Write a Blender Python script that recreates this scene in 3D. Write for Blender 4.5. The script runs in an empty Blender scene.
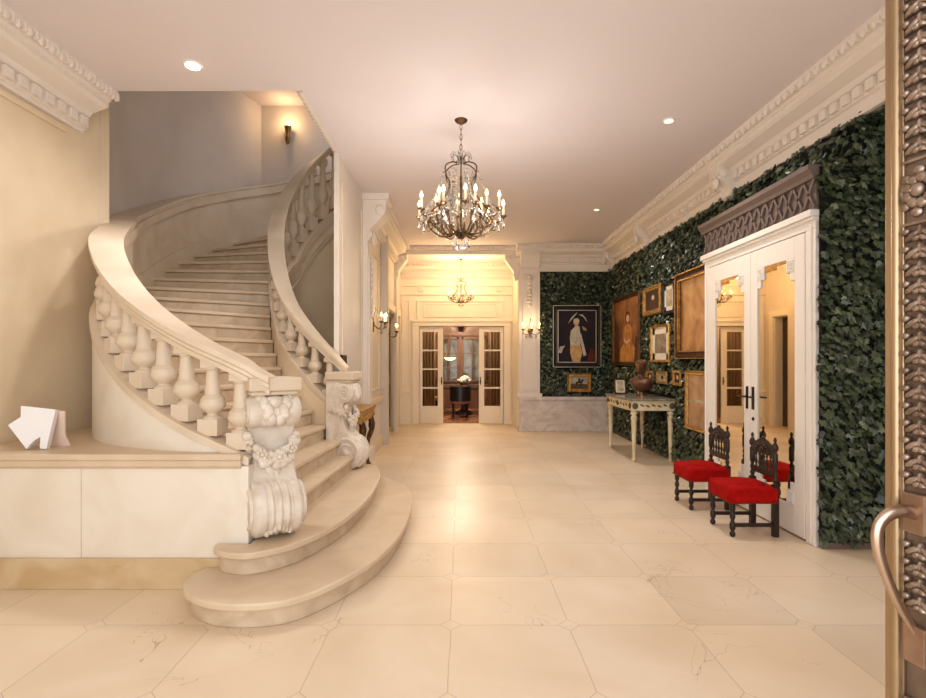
import bpy, math, random
import numpy as np
from mathutils import Vector, Matrix
random.seed(7)
R = math.radians
PI = math.pi
SC = bpy.context.scene
COL = SC.collection
sin, cos = math.sin, math.cos

# ------------------------------------------------------------------ helpers
class MB:
    """collects shapes and links them as one mesh object"""
    def __init__(s):
        s.v = []; s.f = []; s.m = []; s.mi = 0
    def add(s, vs, fs):
        b = len(s.v)
        s.v += [tuple(p) for p in vs]
        s.f += [tuple(b + i for i in f) for f in fs]
        s.m += [s.mi] * len(fs)
        return s
    def box(s, x0, x1, y0, y1, z0, z1, M=None):
        vs = [(x0,y0,z0),(x1,y0,z0),(x1,y1,z0),(x0,y1,z0),(x0,y0,z1),(x1,y0,z1),(x1,y1,z1),(x0,y1,z1)]
        if M: vs = [M @ Vector(p) for p in vs]
        return s.add(vs, [(0,3,2,1),(4,5,6,7),(0,1,5,4),(1,2,6,5),(2,3,7,6),(3,0,4,7)])
    def quad(s, a, b, c, d):
        return s.add([a,b,c,d], [(0,1,2,3)])
    def prism(s, poly, d0, d1, O=(0,0,0), A=(1,0,0), B=(0,1,0), C=(0,0,1)):
        """polygon in axes A,B extruded along C from d0 to d1"""
        O, A, B, C = map(Vector, (O, A, B, C))
        n = len(poly)
        vs = [O + A*p[0] + B*p[1] + C*d0 for p in poly] + [O + A*p[0] + B*p[1] + C*d1 for p in poly]
        fs = [tuple(range(n-1,-1,-1)), tuple(range(n,2*n))] + [(i,(i+1)%n,n+(i+1)%n,n+i) for i in range(n)]
        return s.add(vs, fs)
    def lathe(s, prof, seg=16, M=None, square=False, O=(0,0,0), sx=1, sy=1):
        """prof: (r,z) from bottom to top"""
        vs = []; n = len(prof)
        for r, z in prof:
            for i in range(seg):
                a = 2*PI*(i + (.5 if square else 0))/seg
                k = (1/cos(PI/seg)) if square else 1
                vs.append(Vector((O[0]+r*k*cos(a)*sx, O[1]+r*k*sin(a)*sy, O[2]+z)))
        if M: vs = [M @ p for p in vs]
        fs = [(j*seg+i, j*seg+(i+1)%seg, (j+1)*seg+(i+1)%seg, (j+1)*seg+i) for j in range(n-1) for i in range(seg)]
        fs.append(tuple(range(seg-1,-1,-1))); fs.append(tuple((n-1)*seg+i for i in range(seg)))
        return s.add(vs, fs)
    def ell(s, c, r, seg=8, rings=6, M=None):
        if not hasattr(r, '__len__'): r = (r,r,r)
        vs = [Vector((0,0,-r[2]))]
        for j in range(1, rings):
            t = -PI/2 + PI*j/rings
            for i in range(seg):
                a = 2*PI*i/seg
                vs.append(Vector((r[0]*cos(t)*cos(a), r[1]*cos(t)*sin(a), r[2]*sin(t))))
        vs.append(Vector((0,0,r[2])))
        if M: vs = [M @ p for p in vs]
        c = Vector(c); vs = [p + c for p in vs]
        fs = [(0, 1+(i+1)%seg, 1+i) for i in range(seg)]
        for j in range(rings-2):
            b = 1+j*seg
            fs += [(b+i, b+(i+1)%seg, b+seg+(i+1)%seg, b+seg+i) for i in range(seg)]
        b = 1+(rings-2)*seg; t = len(vs)-1
        fs += [(b+i, b+(i+1)%seg, t) for i in range(seg)]
        return s.add(vs, fs)
    def tube(s, path, rad, seg=8, closed=False, flat=1.0):
        P = [Vector(p) for p in path]; n = len(P)
        vs = []
        ref = None
        for i in range(n):
            if closed: t = P[(i+1)%n] - P[i-1]
            else: t = P[min(i+1,n-1)] - P[max(i-1,0)]
            t.normalize()
            if ref is None:
                ref = Vector((0,0,1)) if abs(t.z) < .9 else Vector((1,0,0))
            u = ref - t*ref.dot(t)
            if u.length < 1e-4: u = Vector((1,0,0)) - t*t.x
            u.normalize(); w = t.cross(u); ref = u
            r = rad[i] if hasattr(rad,'__len__') else rad
            for k in range(seg):
                a = 2*PI*k/seg
                vs.append(P[i] + u*(r*cos(a)) + w*(r*flat*sin(a)))
        fs = [(i*seg+k, i*seg+(k+1)%seg, ((i+1)%n)*seg+(k+1)%seg, ((i+1)%n)*seg+k) for i in range(n if closed else n-1) for k in range(seg)]
        if not closed:
            fs.append(tuple(range(seg-1,-1,-1))); fs.append(tuple((n-1)*seg+k for k in range(seg)))
        return s.add(vs, fs)
    def sweep(s, prof, path, rights, closed=False):
        """closed 2D profile (u along right, v up) swept along path"""
        n = len(path); m = len(prof); vs = []
        for i in range(n):
            P = Vector(path[i]); r = Vector(rights[i])
            pr = prof[i] if hasattr(prof[0][0], '__len__') else prof
            for u, v in pr: vs.append(P + r*u + Vector((0,0,v)))
        if hasattr(prof[0][0], '__len__'): m = len(prof[0])
        fs = [(i*m+k, i*m+(k+1)%m, ((i+1)%n)*m+(k+1)%m, ((i+1)%n)*m+k) for i in range(n if closed else n-1) for k in range(m)]
        if not closed:
            fs.append(tuple(range(m-1,-1,-1))); fs.append(tuple((n-1)*m+k for k in range(m)))
        return s.add(vs, fs)
    def build(s, name, mat, parent=None, smooth=False, bevel=0, world=False, seg=2):
        v = s.v
        if world and parent is not None:
            L = parent.location; v = [(p[0]-L.x, p[1]-L.y, p[2]-L.z) for p in v]
        me = bpy.data.meshes.new(name)
        me.from_pydata([tuple(p) for p in v], [], s.f)
        mats = mat if isinstance(mat, (list, tuple)) else [mat]
        for m in mats: me.materials.append(m)
        if len(mats) > 1: me.polygons.foreach_set('material_index', s.m)
        import bmesh
        bm = bmesh.new(); bm.from_mesh(me)
        bmesh.ops.recalc_face_normals(bm, faces=bm.faces)
        bm.to_mesh(me); bm.free()
        if smooth:
            me.polygons.foreach_set('use_smooth', [True]*len(me.polygons))
            try: me.set_sharp_from_angle(angle=R(42))
            except Exception: pass
        me.update()
        o = bpy.data.objects.new(name, me); COL.objects.link(o)
        if parent is not None: o.parent = parent
        if bevel:
            b = o.modifiers.new('bevel', 'BEVEL'); b.width = bevel; b.segments = seg; b.limit_method = 'ANGLE'; b.angle_limit = R(40)
        return o

def thing(name, label, cat, loc=(0,0,0), rz=0, group=None, sc=1):
    o = bpy.data.objects.new(name, None); COL.objects.link(o)
    o.location = loc; o.rotation_euler = (0,0,rz); o.scale = (sc,sc,sc)
    o.empty_display_size = .1
    o['label'] = label; o['category'] = cat
    if group: o['group'] = group
    return o
def tag(o, label, cat, group=None, kind=None):
    o['label'] = label; o['category'] = cat
    if group: o['group'] = group
    if kind: o['kind'] = kind
    return o
def struct(o):
    o['kind'] = 'structure'; return o
def sroot(name, loc=(0,0,0), rz=0):
    o = bpy.data.objects.new(name, None); COL.objects.link(o)
    o.location = loc; o.rotation_euler = (0,0,rz); o['kind'] = 'structure'; return o
def dup_tree(o, parent=None):
    c = o.copy(); COL.objects.link(c); c.parent = parent
    for ch in [k for k in COL.objects if k.parent is o]: dup_tree(ch, c)
    return c
def copy_part(o, parent, loc, rot=None, scale=None):
    c = o.copy(); COL.objects.link(c); c.parent = parent; c.location = loc
    if rot is not None: c.rotation_euler = rot
    if scale is not None: c.scale = scale
    return c
def catmull(pts, n=8):
    P = [np.array(p, float) for p in pts]
    P = [2*P[0]-P[1]] + P + [2*P[-1]-P[-2]]
    out = []
    for i in range(1, len(P)-2):
        p0,p1,p2,p3 = P[i-1:i+3]
        for k in range(n):
            t = k/n
            out.append(.5*((2*p1)+(-p0+p2)*t+(2*p0-5*p1+4*p2-p3)*t*t+(-p0+3*p1-3*p2+p3)*t**3))
    out.append(P[-2])
    return out
def wall_frame(x, y, z, side):
    """rz for wall-hung things: front is local -y"""
    return {'back': 0, 'right': -PI/2, 'left': PI/2}[side]

# ------------------------------------------------------------------ materials
def lin(c):
    c = [v/255 for v in c]
    return [v/12.92 if v <= .04045 else ((v+.055)/1.055)**2.4 for v in c] + [1]
def mat(name, col, rough=.6, metal=0, col2=None, scale=4, detail=5, bump=0, bscale=40, emit=0, trans=0, spec=.5, coat=0, sheen=0, distort=0, vec=None, ior=1.45, fac=(.35,.65)):
    m = bpy.data.materials.new(name); m.use_nodes = True
    N = m.node_tree.nodes; L = m.node_tree.links
    b = N['Principled BSDF']
    b.inputs['Base Color'].default_value = lin(col)
    b.inputs['Roughness'].default_value = rough
    b.inputs['Metallic'].default_value = metal
    b.inputs['Specular IOR Level'].default_value = spec
    b.inputs['Transmission Weight'].default_value = trans
    b.inputs['Coat Weight'].default_value = coat
    b.inputs['Sheen Weight'].default_value = sheen
    b.inputs['IOR'].default_value = ior
    if emit:
        b.inputs['Emission Color'].default_value = lin(col); b.inputs['Emission Strength'].default_value = emit
    tc = N.new('ShaderNodeTexCoord')
    src = tc.outputs['Object']
    if vec:
        mp = N.new('ShaderNodeMapping'); mp.inputs['Scale'].default_value = vec
        L.new(src, mp.inputs['Vector']); src = mp.outputs['Vector']
    if col2:
        t = N.new('ShaderNodeTexNoise'); t.inputs['Scale'].default_value = scale; t.inputs['Detail'].default_value = detail
        t.inputs['Distortion'].default_value = distort
        L.new(src, t.inputs['Vector'])
        r = N.new('ShaderNodeValToRGB')
        r.color_ramp.elements[0].color = lin(col); r.color_ramp.elements[1].color = lin(col2)
        r.color_ramp.elements[0].position = fac[0]; r.color_ramp.elements[1].position = fac[1]
        L.new(t.outputs['Fac'], r.inputs['Fac']); L.new(r.outputs['Color'], b.inputs['Base Color'])
    if bump:
        t2 = N.new('ShaderNodeTexNoise'); t2.inputs['Scale'].default_value = bscale; t2.inputs['Detail'].default_value = 4
        L.new(src, t2.inputs['Vector'])
        bp = N.new('ShaderNodeBump'); bp.inputs['Strength'].default_value = bump; bp.inputs['Distance'].default_value = .01
        L.new(t2.outputs['Fac'], bp.inputs['Height']); L.new(bp.outputs['Normal'], b.inputs['Normal'])
    return m

M = {}
M['plaster'] = mat('warm_limestone_wall', (231,213,184), .75, col2=(219,198,166), scale=1.3, bump=.05)
M['stone'] = mat('cream_limestone', (222,206,184), .5, col2=(204,184,158), scale=2.2, distort=.8, bump=.05, fac=(.3,.75))
M['stone_tread'] = mat('worn_limestone_tread', (216,196,170), .42, col2=(200,178,150), scale=3, distort=.6, fac=(.3,.75))
M['stone_riser'] = mat('veined_limestone_riser', (206,186,160), .5, col2=(170,146,118), scale=3.5, distort=1.5, fac=(.4,.85))
M['plinth'] = mat('pale_marble', (230,222,208), .35, col2=(212,196,170), scale=1.8, distort=1.2, fac=(.45,.9))
M['base_marble'] = mat('tan_marble', (208,186,150), .3, col2=(192,164,124), scale=3, distort=1, vec=(1,1,1.5))
M['grey_marble'] = mat('grey_veined_marble', (216,204,194), .28, col2=(176,160,150), scale=2.2, distort=2.5, fac=(.4,.8))
M['carved'] = mat('carved_white_stone', (226,216,203), .55, col2=(206,192,174), scale=9, bump=.1, bscale=60)
M['ceil'] = mat('ceiling_paint', (222,212,212), .8)
M['stairwall'] = mat('lilac_grey_paint', (206,196,186), .75, col2=(196,184,172), scale=1.2)
M['white'] = mat('white_paint', (232,226,218), .4)
M['greyed_stone'] = mat('stone_greyed_by_light', (226,216,204), .6, col2=(214,202,188), scale=1.2)  # greyer base puts the light on the stair wall into its colour
M['ivory'] = mat('ivory_paint', (236,226,208), .5)
M['cornice'] = mat('cornice_plaster', (228,217,205), .65)
M['lattice'] = mat('taupe_lattice', (108,92,84), .6)
M['darkwood'] = mat('dark_walnut', (46,28,20), .35, col2=(30,17,12), scale=6, vec=(1,1,.2))
M['midwood'] = mat('red_mahogany', (120,82,54), .35, col2=(88,56,36), scale=5, vec=(1,1,.15))
M['doordark'] = mat('dark_stained_door', (70,56,48), .4, col2=(54,42,36), scale=5, vec=(1,1,.15))
M['red'] = mat('red_velvet', (172,15,11), .85, col2=(142,8,7), scale=14, spec=.12)
M['nail'] = mat('dull_brass_nail', (110,70,40), .4, metal=1)
M['mirror'] = mat('warm_mirror', (238,224,200), .015, metal=1)
M['gold'] = mat('gilt_frame', (206,164,92), .38, metal=.7, col2=(162,118,58), scale=20)
M['darkgold'] = mat('dark_gilt', (104,74,42), .4, metal=.6, col2=(66,44,26), scale=18)
M['blackframe'] = mat('ebonised_frame', (30,25,22), .35)
M['silverline'] = mat('silver_gilt_line', (180,170,150), .35, metal=.7)
M['matboard'] = mat('mat_board', (226,214,194), .9)
M['brass'] = mat('aged_brass', (140,104,56), .3, metal=1, col2=(104,72,36), scale=15)
M['bronze'] = mat('cast_bronze', (176,156,140), .34, metal=.7, col2=(128,108,92), scale=12, bump=.15, bscale=50)
M['bronzeplain'] = mat('bronze_sheet', (134,116,102), .42, metal=.6, col2=(108,90,76), scale=7)
M['brassbar'] = mat('brass_stile', (184,158,124), .36, metal=.75, col2=(156,130,98), scale=3, vec=(1,1,.3))
M['plate'] = mat('bronze_plate', (176,148,126), .35, metal=.75, col2=(146,118,98), scale=8)
M['pull'] = mat('worn_bronze_pull', (196,170,150), .28, metal=1)
M['iron'] = mat('dark_iron', (52,40,30), .45, metal=.8)
M['chand'] = mat('antique_bronze', (98,74,48), .4, metal=.9)
M['crystal'] = mat('cut_crystal', (255,250,242), .03, trans=.85, spec=.8, ior=1.5)
M['candle'] = mat('candle_sleeve', (244,232,206), .5)
M['bulb'] = mat('lit_bulb', (255,206,130), .4, emit=7)
M['bulbw'] = mat('lit_downlight', (255,240,220), .4, emit=12)
M['dimlens'] = mat('dim_lens', (255,236,212), .4, emit=.9)
M['alabaster'] = mat('lit_alabaster', (255,222,160), .4, emit=3.0)
M['glass'] = mat('window_glass', (240,236,226), .02, trans=1, ior=1.02, spec=.6)
M['bronzebust'] = mat('brown_bronze_bust', (104,72,54), .3, metal=.6, col2=(132,98,74), scale=9)
M['cream'] = mat('cream_lacquer', (226,212,180), .45, col2=(210,192,152), scale=8)
M['olive'] = mat('olive_paint', (84,80,56), .5)
M['tablemarble'] = mat('grey_green_marble', (150,144,124), .2, col2=(108,102,88), scale=7, distort=2)
M['card'] = mat('white_card', (240,240,240), .7)
M['cardback'] = mat('cream_card', (232,208,192), .7)
M['leather'] = mat('black_leather', (26,24,24), .35)
M['floral'] = mat('patterned_pink_seat', (176,130,110), .8, col2=(120,60,50), scale=30)
M['petal'] = mat('white_petals', (244,238,224), .7)
M['leafg'] = mat('plain_leaf', (60,84,42), .6)
M['caseglass'] = mat('bookcase_glass', (112,106,94), .06, metal=.35, col2=(74,64,52), scale=3)
M['curtain'] = mat('brown_curtain', (186,158,130), .85, col2=(158,126,100), scale=3, vec=(3,3,.3))
M['black'] = mat('black_plastic', (24,22,22), .4)
M['plastic'] = mat('white_plastic', (235,228,220), .5)
M['parq'] = mat('brown_parquet', (170,120,84), .25, col2=(140,94,62), scale=4)

# floor: large square slabs with small corner cabochons
def floor_mat():
    m = bpy.data.materials.new('peach_marble_floor'); m.use_nodes = True
    N = m.node_tree.nodes; L = m.node_tree.links; b = N['Principled BSDF']
    tc = N.new('ShaderNodeTexCoord')
    sp = N.new('ShaderNodeSeparateXYZ'); L.new(tc.outputs['Object'], sp.inputs[0])
    def mth(op, a, bb=None):
        n = N.new('ShaderNodeMath'); n.operation = op
        for i, q in enumerate((a, bb)):
            if q is None: continue
            if isinstance(q, (int, float)): n.inputs[i].default_value = q
            else: L.new(q, n.inputs[i])
        return n.outputs[0]
    T = .67
    def dist(o, off):   # distance to nearest joint
        q = mth('DIVIDE', mth('SUBTRACT', o, off), T)
        fr = mth('FRACT', mth('ADD', q, 50.5))
        return mth('MULTIPLY', mth('ABSOLUTE', mth('SUBTRACT', fr, .5)), T)
    nz = N.new('ShaderNodeTexNoise'); nz.inputs['Scale'].default_value = 3; L.new(tc.outputs['Object'], nz.inputs['Vector'])
    wob = mth('MULTIPLY', mth('SUBTRACT', nz.outputs['Fac'], .5), .02)
    dx = dist(mth('ADD', sp.outputs[0], wob), -.06); dy = dist(mth('ADD', sp.outputs[1], wob), 3.0)
    s = mth('ADD', dx, dy)
    inside = mth('LESS_THAN', s, .062)
    ring = mth('LESS_THAN', mth('ABSOLUTE', mth('SUBTRACT', s, .062)), .0035)
    joint = mth('MULTIPLY', mth('LESS_THAN', mth('MINIMUM', dx, dy), .0028), mth('SUBTRACT', 1, inside))
    line = mth('MAXIMUM', ring, joint)
    n1 = N.new('ShaderNodeTexNoise'); n1.inputs['Scale'].default_value = 1.1; n1.inputs['Detail'].default_value = 6; n1.inputs['Distortion'].default_value = .6
    L.new(tc.outputs['Object'], n1.inputs['Vector'])
    r = N.new('ShaderNodeValToRGB'); r.color_ramp.elements[0].position = .3; r.color_ramp.elements[1].position = .72
    r.color_ramp.elements[0].color = lin((231,215,192)); r.color_ramp.elements[1].color = lin((216,194,165))
    L.new(n1.outputs['Fac'], r.inputs['Fac'])
    # per-slab tone
    cmb = N.new('ShaderNodeCombineXYZ')
    L.new(mth('FLOOR', mth('DIVIDE', mth('ADD', sp.outputs[0], .06), T)), cmb.inputs[0])
    L.new(mth('FLOOR', mth('DIVIDE', mth('SUBTRACT', sp.outputs[1], 3.0), T)), cmb.inputs[1])
    wn = N.new('ShaderNodeTexWhiteNoise'); wn.noise_dimensions = '2D'; L.new(cmb.outputs[0], wn.inputs['Vector'])
    hs = N.new('ShaderNodeHueSaturation'); L.new(r.outputs['Color'], hs.inputs['Color'])
    L.new(mth('ADD', mth('MULTIPLY', wn.outputs['Value'], .12), .93), hs.inputs['Value'])
    # thin brown veins and cracks
    vn = N.new('ShaderNodeTexNoise'); vn.inputs['Scale'].default_value = 1.7; vn.inputs['Detail'].default_value = 3; vn.inputs['Distortion'].default_value = 1.5
    L.new(tc.outputs['Object'], vn.inputs['Vector'])
    vein = mth('LESS_THAN', mth('ABSOLUTE', mth('SUBTRACT', vn.outputs['Fac'], .52)), .0022)
    mk = N.new('ShaderNodeTexNoise'); mk.inputs['Scale'].default_value = .9; L.new(tc.outputs['Object'], mk.inputs['Vector'])
    vein = mth('MULTIPLY', vein, mth('GREATER_THAN', mk.outputs['Fac'], .56))
    mx = N.new('ShaderNodeMix'); mx.data_type = 'RGBA'
    L.new(mth('MAXIMUM', mth('MULTIPLY', line, .34), mth('MULTIPLY', vein, .4)), mx.inputs['Factor'])
    L.new(hs.outputs['Color'], mx.inputs['A']); mx.inputs['B'].default_value = lin((118,88,62))
    L.new(mx.outputs['Result'], b.inputs['Base Color'])
    rr = mth('ADD', mth('MULTIPLY', n1.outputs['Fac'], .14), .31)
    L.new(rr, b.inputs['Roughness'])
    b.inputs['Specular IOR Level'].default_value = .38
    return m
M['floor'] = floor_mat()

def ivy_mat():
    m = bpy.data.materials.new('ivy_leaf'); m.use_nodes = True
    N = m.node_tree.nodes; L = m.node_tree.links; b = N['Principled BSDF']
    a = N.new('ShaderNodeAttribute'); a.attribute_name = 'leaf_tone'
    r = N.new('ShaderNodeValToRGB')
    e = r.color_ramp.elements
    e[0].color = lin((33,39,27)); e[1].color = lin((134,138,112)); e[0].position = 0; e[1].position = 1  # pale end of the ramp paints highlights onto the leaves
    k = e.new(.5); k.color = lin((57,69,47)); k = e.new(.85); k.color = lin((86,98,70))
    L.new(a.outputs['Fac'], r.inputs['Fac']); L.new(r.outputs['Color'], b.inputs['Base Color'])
    b.inputs['Roughness'].default_value = .33
    b.inputs['Specular IOR Level'].default_value = .6
    return m
M['ivy'] = ivy_mat()
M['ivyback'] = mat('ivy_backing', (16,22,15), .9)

# painted pictures: noise-mottled canvas colours
def paint(name, c1, c2, c3=None, scale=3, vec=(1,1,1), dist=1.5):
    m = mat(name, c1, .55, col2=c2, scale=scale, vec=vec, distort=dist, spec=.3)
    if c3:
        for n in m.node_tree.nodes:
            if n.type == 'VALTORGB':
                k = n.color_ramp.elements.new(.5); k.color = lin(c3)
    return m

# ------------------------------------------------------------------ dimensions
ZC = 3.89          # ceiling
XL, XR = -3.4, 3.2 # left and right hall walls
XW = -1.41         # wall beside the stair drum
YB, YD = 11.2, 12.4

# ------------------------------------------------------------------ shell
struct(MB().box(-4.6, 4.4, -1.5, YD+.15, -.1, 0).build('floor', M['floor']))
c = MB()
c.box(XW, 4.4, -1.5, YB+.1, ZC, ZC+.35)
c.box(-3.8, XW, -1.5, 4.69, ZC, ZC+.35)
c.box(-1.5, 1.3, YB+.1, YD+.2, 3.74, ZC+.35)
struct(c.build('ceiling', M['ceil']))

# left wall with its panel mould
struct(MB().box(-3.7, XL, -1.0, 5.13, 0, ZC+.3).build('wall_left', M['plaster'], bevel=.008))
w = MB()
for (y0,y1,z0,z1) in ((.5,4.55,3.45,3.50),):
    w.box(XL, XL+.02, y0, y1, z0, z1)
struct(w.build('trim_1', M['plaster'], bevel=.008))

# cornices ---------------------------------------------------------
def cornice(name, a, b, out, zt=ZC, h=.37, proj=.34, mt='cornice', egg=True, dent=True, ends=True, stepd=.13, stepe=.1):
    """straight cornice from a to b (xy), projecting along out"""
    a = Vector((*a,0)); b = Vector((*b,0)); d = (b-a); ln = d.length; d.normalize()
    o = Vector((*out,0)); k = proj/.30; q = h/.37
    prof = [(0,-h),(.03*k,-h),(.03*k,-.345*q),(.055*k,-.335*q),(.055*k,-.235*q),(.075*k,-.225*q),(.10*k,-.19*q),(.20*k,-.15*q),(.225*k,-.13*q),(.225*k,-.095*q),(.24*k,-.09*q),(.25*k,-.07*q),(.30*k,-.03*q),(.30*k,0),(0,0)]
    m = MB()
    m.sweep(prof, [a+Vector((0,0,zt)), b+Vector((0,0,zt))], [o,o])
    ang = math.atan2(d.y, d.x)
    if dent:
        n = max(1,int(ln/stepd))
        for i in range(n):
            p = a + d*((i+.5)*ln/n) + Vector((0,0,zt))
            Mx = Matrix.Translation(p) @ Matrix.Rotation(ang,4,'Z')
            s = 1 if d.cross(o).z > 0 else -1
            y0, y1 = sorted((s*.05*k, s*.085*k))
            m.box(-.038, .038, y0, y1, -.325*q, -.245*q, Mx)
    if egg:
        n = max(1,int(ln/stepe))
        Me = Matrix.Rotation(ang,4,'Z')
        for i in range(n):
            p = a + d*((i+.5)*ln/n) + o*(.288*k) + Vector((0,0,zt-.047*q))
            m.ell(p, (.034,.022,.036*q+.004), 7, 5, Me)
            p2 = p + d*(ln/n*.5) + o*.004
            m.box(-.007,.007,-.018,.018,-.034,.03, Matrix.Translation(p2)@Me)
    return struct(m.build(name, M[mt], smooth=False))
cornice('trim_2', (XL,-.5), (XL,4.73), (1,0))
cornice('trim_3', (XR,-.5), (XR,YB), (-1,0))
cornice('trim_4', (XW,7.70), (XW,YB+.02), (1,0), h=.36, proj=.33)
cornice('trim_5', (1.15,YB), (XR,YB), (0,-1), h=.37)
cornice('trim_6', (XW,YD), (1.22,YD), (0,-1), zt=3.74, h=.36, proj=.22, stepd=.1)
# beam cornice across the front of the recess
m = MB(); m.box(XW, 1.25, YB-.05, YB+.12, 3.72, ZC); m.box(XW, 1.25, YB-.13, YB-.05, 3.80, ZC)
for i in range(28): m.ell((XW+.05+i*.093, YB-.135, 3.845), (.035,.02,.032), 7, 5)
struct(m.build('trim_7', M['cornice']))

# right wall, frieze
m = MB(); m.box(XR, XR+.25, 4.25, YB+.3, 0, ZC+.1)
m.box(XR-.01, XR+.6, -.5, 4.25, 3.45, ZC+.1)
m.box(XR+.35, XR+.6, -.5, 4.25, 0, 3.46)
m.box(XR+.25, XR+.6, 4.27, 4.35, 0, 3.46)
struct(m.build('wall_right', M['cornice']))
m = MB(); m.box(XR-.035, XR, -.5, YB, 3.45, 3.53); m.box(XR-.05, XR, -.5, YB, 3.435, 3.455)
struct(m.build('trim_8', M['cornice'], bevel=.006))
# console brackets on the frieze
def bracket(y):
    b = MB()
    prof = [(0,3.37),(.06,3.37),(.10,3.41),(.09,3.47),(.13,3.53),(.21,3.60),(.24,3.66),(.24,3.76),(0,3.76)]
    b.prism([(p[0],p[1]) for p in prof], y-.10, y+.10, (XR,0,0), (-1,0,0), (0,0,1), (0,1,0))
    for s in (-1,1):
        b.ell((XR-.17,y+s*.10,3.66), (.055,.018,.055), 10, 6)
        b.ell((XR-.075,y+s*.10,3.44), (.04,.016,.04), 10, 6)
    for i in range(4): b.box(XR-.25, XR-.235, y-.08+i*.05-.012, y-.08+i*.05+.012, 3.62, 3.75)
    b.ell((XR-.22,y,3.56), (.035,.05,.07), 8, 6)
    b.box(XR-.27, XR, y-.12, y+.12, 3.76, 3.80)
    return b
for i, y in enumerate((3.4, 6.2, 9.0, 11.02)):
    struct(bracket(y).build('trim_%d'%(9+i), M['cornice'], smooth=True))

# back walls -------------------------------------------------------
m = MB()
m.box(1.2, XR+.3, YB, YB+.2, 0, ZC)               # ivy end wall
m.box(1.2, 1.32, YB+.2, YD, 0, ZC)                   # recess side
struct(m.build('wall_back_right', M['ivory']))
# recess back wall, around the double door
DX0, DX1, DZ = -.98, 1.0, 2.29
m = MB()
m.box(XW-.2, DX0, YD, YD+.14, 0, ZC); m.box(DX1, 1.32, YD, YD+.14, 0, ZC); m.box(DX0, DX1, YD, YD+.14, DZ, ZC)
struct(m.build('wall_back', M['ivory']))
# recess mouldings: over-door panel, pilaster strips, dado rail
m = MB()
def rectmould(m, x0, x1, z0, z1, y, t=.03, d=.02, axis='back'):
    for (a,b_,c0,c1) in ((x0,x1,z0,z0+t),(x0,x1,z1-t,z1),(x0,x0+t,z0+t,z1-t),(x1-t,x1,z0+t,z1-t)):
        if axis == 'back': m.box(a,b_,y-d,y,c0,c1)
        else: m.box(y-d if d<0 else y, y if d<0 else y+d, a,b_,c0,c1)
rectmould(m, -1.03, 1.0, 2.42, 2.90, YD, .04, .03)
rectmould(m, -.88, .84, 2.50, 2.82, YD, .025, .02)
for x in (-.93,.89): m.box(x-.05,x+.05,YD-.05,YD,3.10,3.20)
m.box(XW,1.2,YD-.04,YD,3.22,3.27)
m.box(XW,1.2,YD-.05,YD,3.02,3.06)
for x0,x1 in ((XW,-1.17),(1.1,1.2)):
    m.box(x0,x1,YD-.05,YD,.74,.80); m.box(x0,x1,YD-.05,YD,0,.14)
for x0,x1 in ((-1.38,-1.2),): rectmould(m,x0,x1,.9,2.9,YD,.025,.02)
m.box(-.35,.4,YD-.03,YD,2.335,2.36)
for i in range(12): m.ell((-.33+i*.065,YD-.03,2.375),(.024,.015,.02),6,4)
struct(m.build('trim_13', M['ivory'], bevel=.005))
# marble dado under the ivy end wall
m = MB(); m.box(1.22, XR, YB-.09, YB, 0, .66); m.box(1.2, XR, YB-.12, YB, .66, .73); m.box(1.2, XR, YB-.11, YB, 0, .13)
struct(m.build('trim_14', M['grey_marble'], bevel=.008))
# pilaster with carved drop beside the ivy
m = MB(); m.box(1.22,1.66,YB-.05,YB,.73,3.35); m.box(1.30,1.58,YB-.08,YB-.05,.86,3.20)
m.box(1.18,1.70,YB-.10,YB,.73,.80)
prof=[(0,3.3),(.08,3.3),(.10,3.38),(.08,3.44),(.18,3.55),(.26,3.66),(.26,3.80),(0,3.80)]
m.prism(prof, 1.24, 1.64, (0,YB,0), (0,-1,0), (0,0,1), (1,0,0))
for s in (1.24,1.64): m.ell((s,YB-.18,3.66),(.02,.06,.06),10,6)
for i in range(7): m.box(1.29+i*.05,1.31+i*.05,YB-.275,YB-.255,3.66,3.80)
for i in range(9): m.ell((1.44,YB-.09,2.65+i*.075),(.05+.02*(i%2),.03,.045),8,5)
struct(m.build('trim_15', M['cornice'], smooth=True))

# wall between hall and stair drum, running to the back
m = MB()
m.box(XW-.06, XW, 6.13, 8.6, 0, ZC+2.2); m.box(XW-.17, XW, 8.6, 10.1, 0, ZC+2.2); m.box(XW-.17, XW, 10.1, 12.05, 2.5, ZC+2.2); m.box(XW-.17, XW, 12.05, YD+.1, 0, ZC+2.2)
struct(m.build('wall_stair', M['greyed_stone']))
m = MB()
for y in (6.25,7.45): m.box(XW,XW+.015,y,y+.03,.3,3.6)
# chair rail and base on the left wall beyond the capital
m.box(XW,XW+.05,8.0,10.0,.80,.88); m.box(XW,XW+.03,8.0,10.0,0,.2)
for y0,y1 in ((8.15,9.0),(9.1,9.9)): rectmould(m,y0,y1,1.0,3.2,XW,.03,.02,'left')
struct(m.build('trim_16', M['plaster'], bevel=.004))
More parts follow.
